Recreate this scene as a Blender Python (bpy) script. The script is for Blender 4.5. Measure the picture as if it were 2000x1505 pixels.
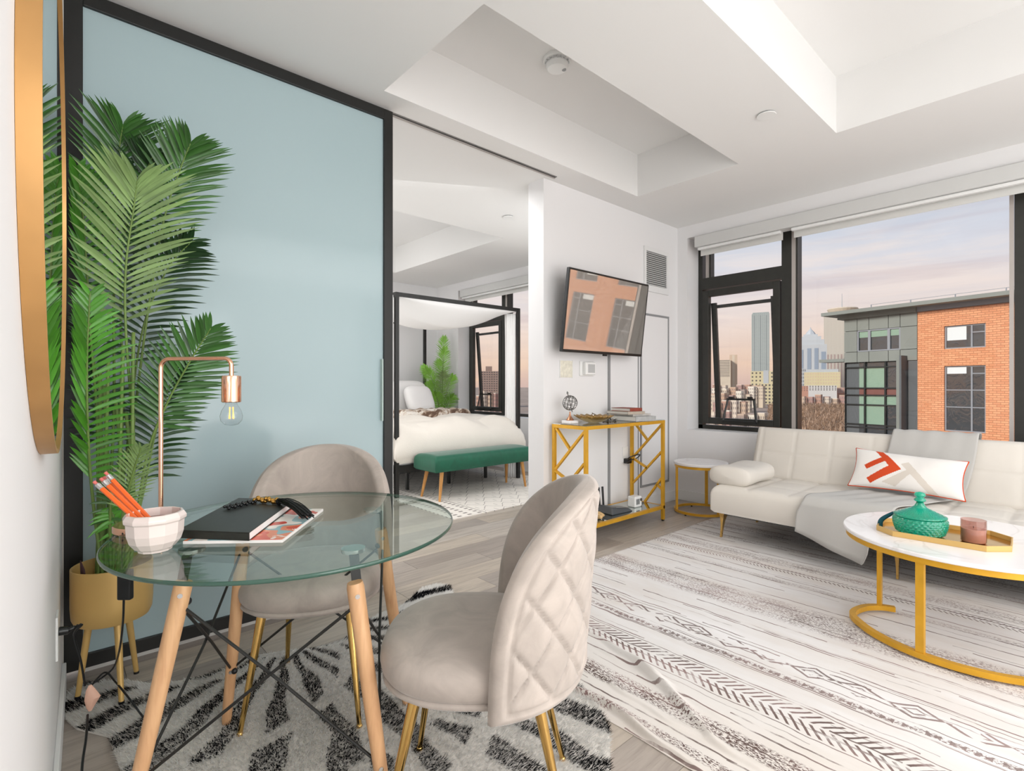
import bpy, math, random
import numpy as np
from mathutils import Vector, Matrix
random.seed(7); rng = np.random.RandomState(7)
for o in list(bpy.data.objects): bpy.data.objects.remove(o)
SC = bpy.context.scene; COL = SC.collection; PI = math.pi
sin, cos, rad = math.sin, math.cos, math.radians

# ---------------------------------------------------------------- camera
EYE = 1.15; FPX = 1015.0; TH = rad(48.07)
FW = (cos(TH), sin(TH)); RT = (sin(TH), -cos(TH))
cd = bpy.data.cameras.new('camera'); cam = bpy.data.objects.new('camera', cd); COL.objects.link(cam)
cam.location = (0, 0, EYE); cam.rotation_euler = (PI/2, 0, TH-PI/2)
cd.sensor_width = 36; cd.lens = FPX/2000*36; cd.clip_start = 0.01; cd.clip_end = 9000
SC.camera = cam
SC.view_settings.view_transform = 'Standard'; SC.view_settings.look = 'None'
SC.view_settings.gamma = 1; SC.view_settings.use_curve_mapping = False
SC.view_settings.exposure = 0.22

def D(px, py, dep):                       # surveyed point: photo pixel + distance -> place in the flat
    r = (px-1000)/FPX
    return ((FW[0]+r*RT[0])*dep, (FW[1]+r*RT[1])*dep, EYE+(752-py)/FPX*dep)
def Zp(px, py, z):
    return D(px, py, (EYE-z)*FPX/(py-752))

def lin(c):
    if isinstance(c, str):
        c = [int(c[i:i+2], 16)/255 for i in (0, 2, 4)]
    return tuple((x/12.92 if x <= .04045 else ((x+.055)/1.055)**2.4) for x in c[:3])

# ---------------------------------------------------------------- node expressions
class NT:
    def __init__(s, nt): s.t = nt; s.n = nt.nodes; s.l = nt.links
    def new(s, ty, **k):
        n = s.n.new(ty)
        for a, b in k.items(): setattr(n, a, b)
        return n
    def put(s, sock, v):
        if isinstance(v, E): s.l.new(v.o, sock)
        elif isinstance(v, bpy.types.NodeSocket): s.l.new(v, sock)
        else: sock.default_value = v
    def math(s, op, *a):
        n = s.new('ShaderNodeMath', operation=op)
        for i, v in enumerate(a): s.put(n.inputs[i], v)
        return E(s, n.outputs[0])
    def mix(s, f, a, b):
        n = s.new('ShaderNodeMix', data_type='RGBA'); s.put(n.inputs[0], f)
        for i, v in ((6, a), (7, b)):
            if isinstance(v, tuple): v = (*v[:3], 1)
            s.put(n.inputs[i], v)
        return n.outputs[2]
    def noise(s, vec=None, scale=5, detail=2, rough=.5, dist=0, out=0):
        n = s.new('ShaderNodeTexNoise'); n.inputs['Scale'].default_value = scale
        n.inputs['Detail'].default_value = detail; n.inputs['Roughness'].default_value = rough
        n.inputs['Distortion'].default_value = dist
        if vec is not None: s.l.new(vec, n.inputs['Vector'])
        return E(s, n.outputs[out])
    def coords(s, kind='Object'):
        if not hasattr(s, '_tc'): s._tc = s.new('ShaderNodeTexCoord')
        v = s._tc.outputs[kind]; x = s.new('ShaderNodeSeparateXYZ'); s.l.new(v, x.inputs[0])
        return v, E(s, x.outputs[0]), E(s, x.outputs[1]), E(s, x.outputs[2])
    def vec(s, x, y, z):
        n = s.new('ShaderNodeCombineXYZ')
        for i, v in enumerate((x, y, z)): s.put(n.inputs[i], v)
        return n.outputs[0]
    def ramp(s, f, stops, interp='LINEAR'):
        n = s.new('ShaderNodeValToRGB'); n.color_ramp.interpolation = interp
        e = n.color_ramp.elements
        while len(e) > 1: e.remove(e[-1])
        for i, (p, c) in enumerate(stops):
            k = e[0] if i == 0 else e.new(p)
            k.position = p; k.color = (*c[:3], 1)
        s.put(n.inputs[0], f); return n.outputs[0]
    def bump(s, h, strength=.3, dist=.01):
        n = s.new('ShaderNodeBump'); n.inputs['Strength'].default_value = strength
        n.inputs['Distance'].default_value = dist; s.put(n.inputs['Height'], h); return n.outputs[0]
class E:
    def __init__(s, t, o): s.t = t; s.o = o
    def m(s, op, *a): return s.t.math(op, s, *a)
    def __add__(s, b): return s.m('ADD', b)
    __radd__ = __add__
    def __sub__(s, b): return s.m('SUBTRACT', b)
    def __rsub__(s, b): return s.t.math('SUBTRACT', b, s)
    def __mul__(s, b): return s.m('MULTIPLY', b)
    __rmul__ = __mul__
    def __truediv__(s, b): return s.m('DIVIDE', b)
    def __gt__(s, b): return s.m('GREATER_THAN', b)
    def __lt__(s, b): return s.m('LESS_THAN', b)
    def abs(s): return s.m('ABSOLUTE')
    def fract(s): return s.m('FRACT')
    def floor(s): return s.m('FLOOR')
    def sin(s): return s.m('SINE')
    def max(s, b): return s.m('MAXIMUM', b)
    def min(s, b): return s.m('MINIMUM', b)
    def near(s, c, w): return (s-c).abs() < w          # 1 inside c +- w
    def sm(s, a, b):                                    # smoothstep
        n = s.t.new('ShaderNodeMapRange', interpolation_type='SMOOTHSTEP')
        s.t.put(n.inputs[0], s); n.inputs[1].default_value = a; n.inputs[2].default_value = b
        return E(s.t, n.outputs[0])

MATS = {}
def mat(name, color='ffffff', rough=.5, metal=0, fn=None, **kw):
    if name in MATS: return MATS[name]
    m = bpy.data.materials.new(name); m.use_nodes = True
    t = NT(m.node_tree); b = t.n['Principled BSDF']
    c = lin(color) if not isinstance(color, tuple) else color
    b.inputs['Base Color'].default_value = (*c, 1); b.inputs['Roughness'].default_value = rough
    b.inputs['Metallic'].default_value = metal
    for k, v in kw.items(): b.inputs[k.replace('_', ' ')].default_value = v
    if fn: fn(t, b, c)
    MATS[name] = m; return m
def mottled(scale=8, amt=.12, bump=0, bscale=60, dist=.004, kind='Object'):
    def f(t, b, c):
        v = t.coords(kind)[0]; n = t.noise(v, scale, 3)
        d = tuple(x*(1-amt) for x in c); l = tuple(min(1, x*(1+amt)) for x in c)
        t.l.new(t.ramp(n, [(.3, d), (.7, l)]), b.inputs['Base Color'])
        if bump: t.l.new(t.bump(t.noise(v, bscale, 3), bump, dist), b.inputs['Normal'])
    return f
def thin_glass(name, tint, ior=1.45, rough=0.0, amt=1.0):
    m = bpy.data.materials.new(name); m.use_nodes = True; t = NT(m.node_tree)
    t.n.remove(t.n['Principled BSDF']); out = t.n['Material Output']
    tr = t.new('ShaderNodeBsdfTransparent'); tr.inputs[0].default_value = (*tint, 1)
    g = t.new('ShaderNodeBsdfGlossy'); g.inputs['Roughness'].default_value = rough
    gm = t.new('ShaderNodeNewGeometry'); dp = t.new('ShaderNodeVectorMath', operation='DOT_PRODUCT')
    t.l.new(gm.outputs['Incoming'], dp.inputs[0]); t.l.new(gm.outputs['Normal'], dp.inputs[1])
    f0 = ((ior-1)/(ior+1))**2; q = (1.0-E(t, dp.outputs['Value']).abs()).m('POWER', 5.0)*(1-f0)+f0
    mx = t.new('ShaderNodeMixShader'); t.l.new((q*amt).o, mx.inputs[0])
    t.l.new(tr.outputs[0], mx.inputs[1]); t.l.new(g.outputs[0], mx.inputs[2]); t.l.new(mx.outputs[0], out.inputs[0])
    MATS[name] = m; return m

# ---------------------------------------------------------------- world: dusk sky with streaked cloud
w = bpy.data.worlds.new('sky'); SC.world = w; w.use_nodes = True
t = NT(w.node_tree); bg = t.n['Background']
tc = t.new('ShaderNodeTexCoord'); sx = t.new('ShaderNodeSeparateXYZ'); t.l.new(tc.outputs['Generated'], sx.inputs[0])
X, Y, Z = [E(t, sx.outputs[i]) for i in range(3)]
el = Z.max(0.0)
base = t.ramp(el, [(0, lin('cfb0a6')), (.04, lin('e3c4b0')), (.12, lin('e3d3cd')), (.20, lin('d3d2da')), (.32, lin('b7c4d6')), (.6, lin('9ab1d0')), (1, lin('86a2cb'))])
cv = t.vec(X*2.2, Y*2.2, Z*13.0)
n1 = t.noise(cv, 1.5, 6, .6, .6); n2 = t.noise(t.vec(X*1.2, Y*1.2, Z*22.0), 2.3, 5, .6, .3)
c1 = t.mix(n1.sm(.42, .72), base, t.ramp(el, [(0, lin('f0c8a4')), (.12, lin('ecd9d0')), (.3, lin('d9d8dd')), (1, lin('d4dae4'))]))
c2 = t.mix(n2.sm(.50, .75)*.28*(1.0-el.sm(.10, .45)), c1, lin('b39aa2'))
t.l.new(c2, bg.inputs[0]); bg.inputs[1].default_value = 1.0

def area(name, loc, aim, sx_, sy_, power, col=(1, 1, 1)):
    l = bpy.data.lights.new(name, 'AREA'); l.shape = 'RECTANGLE'; l.size = sx_; l.size_y = sy_; l.energy = power; l.color = col
    o = bpy.data.objects.new(name, l); COL.objects.link(o); o.location = loc
    o.rotation_euler = (Vector(aim)-Vector(loc)).to_track_quat('-Z', 'Y').to_euler(); return o
sl = bpy.data.lights.new('sun', 'SUN'); sl.energy = 3.1; sl.angle = rad(12); sl.color = (1, .96, .9)
so = bpy.data.objects.new('sun', sl); COL.objects.link(so); so.rotation_euler = Vector((1, -.3, -.5)).to_track_quat('-Z', 'Y').to_euler()
area('ceiling_fill', (2.4, -1.5, 2.70), (2.4, -1.2, 0), 3.6, 1.6, 46)  # unseen fill lamp added overhead behind the camera, no fixture belongs to it
area('near_wall_fill', (1.9, -2.9, 1.5), (2.0, 0, 1.35), 4.2, 2.3, 48)  # added fill panel in front of the near wall, behind the camera
area('upward_fill', (2.2, -2.0, .4), (2.4, -.5, 3.2), 3.6, 1.6, 36)  # added fill lamp aimed upward to brighten the ceiling
area('left_fill', (.85, -1.1, 1.3), (.45, 1.9, .35), 1.3, 1.3, 17)
area('bedroom_fill', (.75, 5.2, 2.70), (1.3, 5.4, 0), 1.3, 3.0, 46)  # added bedroom fill, kept out of view by the sliding door
area('bedroom_up_fill', (.9, 5.4, .4), (2.4, 5.6, 2.8), 1.2, 2.4, 34)  # added upward lamp imitating bounced light in the bedroom
area('bedroom_key', (3.85, 3.06, 1.55), (3.3, 6.4, 1.2), 1.6, 2.1, 17)  # added lamp hidden behind the television wall to light the bed
area('bedroom_top_fill', (1.9, 3.5, 2.70), (2.3, 4.2, 0), 1.6, .6, 22)  # extra downward fill added in the bedroom, no fixture there

# ---------------------------------------------------------------- mesh building
class MB:
    def __init__(s): s.v = []; s.f = []; s.mi = []; s.cur = 0; s.col = None
    def add(s, vs, fs):
        o = len(s.v); s.v.extend([tuple(p) for p in vs])
        s.f.extend([tuple(i+o for i in f) for f in fs]); s.mi.extend([s.cur]*len(fs)); return s
    def box(s, x0, x1, y0, y1, z0, z1):
        return s.add([(x, y, z) for z in (z0, z1) for y in (y0, y1) for x in (x0, x1)],
                     [(0, 2, 3, 1), (4, 5, 7, 6), (0, 1, 5, 4), (2, 6, 7, 3), (0, 4, 6, 2), (1, 3, 7, 5)])
    def obox(s, c, size, M=None):
        hx, hy, hz = [q/2 for q in size]; c = Vector(c); M = M or Matrix.Identity(3)
        vs = [c+M@Vector((x, y, z)) for z in (-hz, hz) for y in (-hy, hy) for x in (-hx, hx)]
        return s.add(vs, [(0, 2, 3, 1), (4, 5, 7, 6), (0, 1, 5, 4), (2, 6, 7, 3), (0, 4, 6, 2), (1, 3, 7, 5)])
    def bar(s, p, q, w_, h_=None, up=(0, 0, 1)):
        p = Vector(p); q = Vector(q); d = (q-p); L = d.length; d.normalize(); up = Vector(up)
        a = d.cross(up)
        if a.length < 1e-4: a = d.cross(Vector((0, 1, 0)))
        a.normalize(); b = a.cross(d); M = Matrix((a, d, b)).transposed()
        return s.obox((p+q)/2, (w_, L, h_ or w_), M)
    def tube(s, pts, r, n=10, caps=True, flat=1.0):
        pts = [Vector(p) for p in pts]; rs = r if isinstance(r, (list, tuple)) else [r]*len(pts)
        vs = []; prev = None
        for i, p in enumerate(pts):
            d = (pts[min(i+1, len(pts)-1)]-pts[max(i-1, 0)]).normalized()
            if prev is None:
                a = d.cross(Vector((0, 0, 1)))
                if a.length < 1e-3: a = d.cross(Vector((0, 1, 0)))
            else: a = prev-d*prev.dot(d)
            a.normalize(); prev = a; b = d.cross(a)
            vs += [p+(a*cos(2*PI*k/n)+b*flat*sin(2*PI*k/n))*rs[i] for k in range(n)]
        fs = [(i*n+k, i*n+(k+1) % n, (i+1)*n+(k+1) % n, (i+1)*n+k) for i in range(len(pts)-1) for k in range(n)]
        if caps: fs += [tuple(range(n))[::-1], tuple((len(pts)-1)*n+k for k in range(n))]
        return s.add(vs, fs)
    def cyl(s, p, q, r0, r1=None, n=16): return s.tube([p, q], [r0, r0 if r1 is None else r1], n)
    def lathe(s, prof, c=(0, 0, 0), n=32, sq=None, ph=0, cap=True):
        vs = []; cx, cy, cz = c
        for r, z in prof:
            for k in range(n):
                a = 2*PI*k/n+ph; rr = r*(sq(a) if sq else 1)
                vs.append((cx+rr*cos(a), cy+rr*sin(a), cz+z))
        m = len(prof)
        fs = [(i*n+k, i*n+(k+1) % n, (i+1)*n+(k+1) % n, (i+1)*n+k) for i in range(m-1) for k in range(n)]
        if cap and prof[0][0] > 1e-5: fs.append(tuple(range(n))[::-1])
        if cap and prof[-1][0] > 1e-5: fs.append(tuple((m-1)*n+k for k in range(n)))
        return s.add(vs, fs)
    def sphere(s, c, r, n=16, m=10, sc=(1, 1, 1)):
        return s.add(*_sph(c, r, n, m, sc))
    def grid(s, fn, nu, nv, cu=False, cv=False):
        vs = [fn(i/(nu if cu else nu), j/(nv)) for i in range(nu+(0 if cu else 1)) for j in range(nv+(0 if cv else 1))]
        A = nu if cu else nu+1; B = nv if cv else nv+1
        fs = [(i*B+j, ((i+1) % A)*B+j, ((i+1) % A)*B+(j+1) % B, i*B+(j+1) % B) for i in range(nu) for j in range(nv)]
        return s.add(vs, fs)
    def prism(s, pts, z0, z1):
        n = len(pts)
        return s.add([(x, y, z0) for x, y in pts]+[(x, y, z1) for x, y in pts],
                     [tuple(range(n))[::-1], tuple(range(n, 2*n))]+[(i, (i+1) % n, n+(i+1) % n, n+i) for i in range(n)])
    def pad(s, M, U, V, T, rd, nu=40, nv=20, fn=None):     # upholstered slab: M(u,v,h)->xyz
        g = {}; vs = []; fs = []
        ed = lambda a, L: min(a, L-a)
        us = [0, rd*.1, rd*.35, rd*.7]+list(np.linspace(rd, U-rd, nu))+[U-rd*.7, U-rd*.35, U-rd*.1, U]
        vv = [0, rd*.1, rd*.35, rd*.7]+list(np.linspace(rd, V-rd, nv))+[V-rd*.7, V-rd*.35, V-rd*.1, V]
        def rnd(d): return 0 if d >= rd else rd-math.sqrt(max(0, rd*rd-(rd-d)**2))
        for i, u in enumerate(us):
            for j, v_ in enumerate(vv):
                h = T-min(T*.5, math.hypot(rnd(ed(u, U)), rnd(ed(v_, V))))
                if fn: h += fn(u, v_)*min(1, min(ed(u, U), ed(v_, V))/rd)
                g[i, j] = len(vs); vs.append(M(u, v_, h))
        A, B = len(us), len(vv)
        for i in range(A-1):
            for j in range(B-1): fs.append((g[i, j], g[i+1, j], g[i+1, j+1], g[i, j+1]))
        per = [(i, 0) for i in range(A)]+[(A-1, j) for j in range(1, B)]+[(i, B-1) for i in range(A-2, -1, -1)]+[(0, j) for j in range(B-2, 0, -1)]
        b0 = len(vs); ins = min(rd*.4, T*.2)
        for (i, j) in per: vs.append(M(us[i], vv[j], ins))
        b1 = len(vs)
        for (i, j) in per:
            u = min(max(us[i], ins), U-ins); v_ = min(max(vv[j], ins), V-ins); vs.append(M(u, v_, 0))
        n = len(per)
        for k in range(n):
            k2 = (k+1) % n; fs.append((g[per[k2]], g[per[k]], b0+k, b0+k2)); fs.append((b0+k2, b0+k, b1+k, b1+k2))
        fs.append(tuple(b1+k for k in range(n))); return s.add(vs, fs)
def _sph(c, r, n, m, sc):
    vs = [(c[0], c[1], c[2]+r*sc[2])]
    for i in range(1, m):
        ph = PI*i/m
        vs += [(c[0]+r*sc[0]*sin(ph)*cos(2*PI*k/n), c[1]+r*sc[1]*sin(ph)*sin(2*PI*k/n), c[2]+r*sc[2]*cos(ph)) for k in range(n)]
    vs.append((c[0], c[1], c[2]-r*sc[2])); L = len(vs)-1
    fs = [(0, 1+k, 1+(k+1) % n) for k in range(n)]
    for i in range(m-2):
        a = 1+i*n; fs += [(a+k, a+n+k, a+n+(k+1) % n, a+(k+1) % n) for k in range(n)]
    a = 1+(m-2)*n; fs += [(a+k, L, a+(k+1) % n) for k in range(n)]
    return vs, fs

def rootof(p):
    while p.parent: p = p.parent
    return p
def obj(name, mb, m, parent=None, smooth=False, bevel=0, world=True, kind=None, label=None, ang=40, seg=2):
    me = bpy.data.meshes.new(name); v = mb.v
    if parent is not None and world:
        L = rootof(parent).location; v = [(p[0]-L[0], p[1]-L[1], p[2]-L[2]) for p in v]
    me.from_pydata(v, [], mb.f)
    for q in (m if isinstance(m, (list, tuple)) else [m]): me.materials.append(q)
    if any(mb.mi): me.polygons.foreach_set('material_index', mb.mi)
    if smooth:
        me.polygons.foreach_set('use_smooth', [True]*len(mb.f))
        if smooth != 'all' and bevel == 0: me.set_sharp_from_angle(angle=rad(ang))
    me.update()
    o = bpy.data.objects.new(name, me); COL.objects.link(o)
    if parent is not None: o.parent = parent
    if bevel:
        b = o.modifiers.new('bevel', 'BEVEL'); b.width = bevel; b.segments = seg; b.limit_method = 'ANGLE'; b.angle_limit = rad(35)
    if kind: o['kind'] = kind
    if label: o['label'] = label
    return o
def struct(name, mb, m, parent=None, **k):
    return obj(name, mb, m, parent, kind='structure' if parent is None else None, **k)
def thing(name, label, cat, loc=(0, 0, 0), rz=0, group=None):
    o = bpy.data.objects.new(name, None); COL.objects.link(o); o.empty_display_size = .05
    o.location = loc; o.rotation_euler = (0, 0, rz); return tag(o, label, cat, group)
def tag(o, label, cat, group=None):
    o['label'] = label; o['category'] = cat
    if group: o['group'] = group
    return o
def copy_tree(o, parent=None):
    c = o.copy(); COL.objects.link(c); c.parent = parent
    for ch in list(o.children): copy_tree(ch, c)
    return c
def smoothpath(pts, k=8):
    P = [Vector(p) for p in pts]; P = [P[0]*2-P[1]]+P+[P[-1]*2-P[-2]]; out = []
    for i in range(1, len(P)-2):
        for j in range(k):
            s_ = j/k; a, b, c, d = P[i-1:i+3]
            out.append(.5*((2*b)+(c-a)*s_+(2*a-5*b+4*c-d)*s_*s_+(3*b-a-3*c+d)*s_**3))
    out.append(P[-2]); return out

# ---------------------------------------------------------------- materials
def wall_fn(t, b, c):
    v = t.coords()[0]; t.l.new(t.bump(t.noise(v, 220, 2), .04, .002), b.inputs['Normal'])
M_wall = mat('wall_paint', 'e9e8e8', .7, fn=wall_fn)
M_ceil = mat('ceiling_paint', 'ecebe9', .8, fn=wall_fn)
M_trimw = mat('white_trim', 'e6e6e5', .5)
M_grey = mat('grey_reveal', '8f9091', .6)
M_bl = mat('black_metal', '151513', .45, fn=mottled(30, .15))
M_frame = mat('bronze_window_frame', '2c2c28', .42, fn=mottled(20, .1))
M_alu = mat('pale_aluminium', 'b9b2ad', .35, .3)
def goldfn(t, b, c): mottled(12, .08)(t, b, c)
M_gold = mat('satin_gold_paint', 'd9a32b', .38, .35, fn=goldfn)
M_brass = mat('polished_brass', 'd9b26b', .14, 1)
M_brush = mat('brushed_gold', 'd6b06c', .38, .3, fn=mottled(5, .06))
M_rose = mat('rose_gold', 'f0bd9f', .12, 1)
M_mirror = mat('mirror_glass', 'f2f5f4', 0.01, 1)
M_glass = thin_glass('window_glass', (.97, .98, .98), 1.3, 0)
M_tglass = thin_glass('table_glass', (.90, .96, .93), 1.5)
M_tedge = mat('glass_edge_green', '3f6356', .08, 0, IOR=1.5, Transmission_Weight=.35)
M_frost = mat('back_painted_glass', 'a9bdc1', .13, 0, IOR=1.38)
M_white = mat('white_plastic', 'eeeeec', .35)
M_dark = mat('black_plastic', '17181a', .35)
def woodfn(dark, sc=3.0):
    def f(t, b, c):
        v, x, y, z = t.coords(); n = t.noise(t.vec(x*14.0, y*14.0, z*2.0), sc, 4, .6, .5)
        t.l.new(t.ramp(n, [(.3, lin(dark)), (.65, c)]), b.inputs['Base Color'])
    return f
M_beech = mat('beech_wood', 'd9ac80', .45, fn=woodfn('c2936a'))
M_oak = mat('oak_wood', 'd39b57', .45, fn=woodfn('b97f40'))
def plankfn(t, b, c):
    v, x, y, z = t.coords(); oi = t.new('ShaderNodeObjectInfo'); r = E(t, oi.outputs['Random'])
    n = t.noise(t.vec(x*1.4+r*37.0, y*16.0, r*9.0), 2.0, 6, .62, .8); n3 = t.noise(t.vec(x*5.0, y*90.0, r*5.0), 2.0, 3, .6)
    col = t.ramp(r, [(0, lin('9a8f86')), (.3, lin('aca197')), (.55, lin('b9b0a7')), (.8, lin('c2b5a5')), (1, lin('a39a93'))])
    c2 = t.mix(n.sm(.35, .75)*.5, col, lin('7d736b')); c3 = t.mix(n3.sm(.5, .8)*.25, c2, lin('6c625b'))
    t.l.new(c3, b.inputs['Base Color']); t.l.new(t.bump(n3, .12, .002), b.inputs['Normal'])
M_plank = mat('grey_oak_plank', 'b0a69c', .36, fn=plankfn)
def velvetfn(t, b, c):
    v = t.coords()[0]; n = t.noise(v, 9, 5, .6, 1.2); n2 = t.noise(v, 500, 2)
    t.l.new(t.ramp(n, [(.3, tuple(x*.84 for x in c)), (.7, tuple(min(1, x*1.1) for x in c))]), b.inputs['Base Color'])
    t.l.new(t.bump(n2, .15, .001), b.inputs['Normal'])
M_velvet = mat('greige_velvet', 'b2a79e', .75, fn=velvetfn, Sheen_Weight=.35, Sheen_Roughness=.4)
M_green = mat('emerald_velvet', '065a41', .6, fn=velvetfn, Sheen_Weight=.4, Sheen_Roughness=.35)
def fabricfn(sc=350, st=.25):
    def f(t, b, c):
        v, x, y, z = t.coords(); n = t.noise(v, sc, 2); mottled(3, .03)(t, b, c)
        t.l.new(t.bump(n, st, .002), b.inputs['Normal'])
    return f
M_sofa = mat('cream_faux_suede', 'ddd7ce', .8, fn=fabricfn(240, .2))
M_throw = mat('pale_grey_throw', 'bfbdb9', .9, fn=fabricfn(420, .35))
M_linen = mat('white_bedding', 'f0eeec', .9, fn=fabricfn(60, .3))
M_duvet = mat('ivory_duvet', 'e9e2d8', .95, fn=fabricfn(90, .5))
def marblefn(t, b, c):
    v = t.coords()[0]; n = t.noise(v, 2.0, 4, .5, 1.2)
    t.l.new(t.ramp((n-.5).abs(), [(0, lin('e3dfde')), (.02, lin('f1eeee')), (1, lin('f6f4f4'))]), b.inputs['Base Color'])
M_marble = mat('white_marble', 'f4f2f2', .2, fn=marblefn)
M_chrome = mat('chrome', 'd8d8d8', .12, 1)

# ================================================================ STRUCTURE
CZ = 2.74; XW = 4.77; YF = 2.80
def lx(y): return -.07+.045*y                                 # left wall line
# floor: slab and planks
fl = struct('floor', MB().box(-.5, 5.2, -3.2, 7.4, -.3, -.012), mat('underfloor', '6a625c', .8))
proto = {}
row = 0; y = -3.0
PW = .182
while y < 7.15:
    x = -.30-((row*0.47) % 1.22); 
    while x < XW:
        x0 = max(x, -.28); x1 = min(x+1.22, XW)
        if x1-x0 > .05 and not (YF+.02 < y < YF+.0):
            Lq = round(x1-x0-.002, 3)
            if Lq not in proto:
                mb = MB().box(0, Lq, 0, PW-.0018, -.012, 0); me = bpy.data.meshes.new('plank'); me.from_pydata(mb.v, [], mb.f); me.materials.append(M_plank); proto[Lq] = me
            p = bpy.data.objects.new('plank', proto[Lq]); COL.objects.link(p); p.parent = fl; p.location = (x0, y, 0)
        x += 1.22
    y += PW; row += 1
# left wall (slightly out of square) with baseboard
yl0, yl1 = -3.0, 2.60
mb = MB().prism([(lx(yl0)-.2, yl0), (lx(yl0), yl0), (lx(yl1), yl1), (lx(yl1)-.2, yl1)], 0, CZ+.4); struct('wall_left', mb, M_wall)
mb = MB().prism([(lx(yl0), yl0), (lx(yl0)+.013, yl0), (lx(yl1)+.013, yl1), (lx(yl1), yl1)], 0, .10); struct('baseboard_left', mb, M_trimw, bevel=.003)
mb = MB().box(-.15, .052, 2.602, 2.668, 0.0, CZ); struct('trim_1', mb, mat('grey_jamb', 'b9b6b0', .6))
struct('wall_bedroom_left', MB().box(-.15, .05, 2.70, 7.15, 0, CZ+.4), M_wall)
struct('wall_near', MB().box(-.45, XW+.2, -3.2, -3.0, 0, CZ+.4), M_wall)
struct('wall_far', MB().box(2.84, XW, YF, 2.968, 0, CZ), M_wall)
struct('wall_bedroom_far', MB().box(-.15, XW+.3, 7.15, 7.35, 0, CZ+.4), M_wall)
# window wall, pierced by two openings
SILL, HEAD = .712, 2.62
WY = [(-.75, 2.69), (3.75, 6.56)]
mb = MB(); prev = -3.2
for a, b in WY:
    mb.box(XW, XW+.30, prev, a, 0, CZ+.4); mb.box(XW, XW+.30, a, b, 0, SILL); mb.box(XW, XW+.30, a, b, HEAD, CZ+.4); prev = b
mb.box(XW, XW+.30, prev, 7.35, 0, CZ+.4); struct('wall_right', mb, M_wall)
struct('baseboard_right', MB().box(XW-.013, XW, -3.0, YF, 0, .10), M_trimw, bevel=.003)
struct('baseboard_far', MB().box(2.84, XW-.014, YF-.013, YF, 0, .10), M_trimw, bevel=.003)
struct('baseboard_bedroom', MB().box(.06, XW-.014, 7.137, 7.15, 0, .10), M_trimw, bevel=.003)
# ceiling with three coffers
COFF = [(1.36, 3.708, 1.69, 2.548), (1.36, 3.708, -1.3, 1.071), (1.36, 3.675, 4.232, 6.55)]
xs = sorted({-.5, 5.1}|{c for q in COFF for c in q[:2]}); ys = sorted({-3.2, 7.4}|{c for q in COFF for c in q[2:]})
mb = MB()
for i in range(len(xs)-1):
    for j in range(len(ys)-1):
        xm, ym = (xs[i]+xs[i+1])/2, (ys[j]+ys[j+1])/2
        inn = any(a < xm < b and c < ym < d for a, b, c, d in COFF)
        mb.box(xs[i], xs[i+1], ys[j], ys[j+1], 3.091 if inn else CZ, 3.25)
struct('ceiling', mb, M_ceil)
# wall fittings: access panels drawn by grey reveals
pn = struct('trim_2', MB().box(3.66, 4.07, YF-.006, YF+.001, .02, 1.82), M_wall)
struct('reveal_frame', MB().box(3.63, 3.66, YF-.008, YF, .02, 1.84).box(4.07, 4.085, YF-.008, YF, .02, 1.84).box(3.66, 4.07, YF-.008, YF, 1.82, 1.84), M_grey, pn)
pn = struct('trim_3', MB().box(4.135, 4.58, YF-.006, YF+.001, .22, 1.81), M_wall)
struct('reveal_frame', MB().box(4.115, 4.135, YF-.009, YF, .20, 1.83).box(4.58, 4.60, YF-.009, YF, .20, 1.83).box(4.135, 4.58, YF-.009, YF, 1.81, 1.83).box(4.135, 4.58, YF-.009, YF, .20, .22), M_grey, pn)

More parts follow.
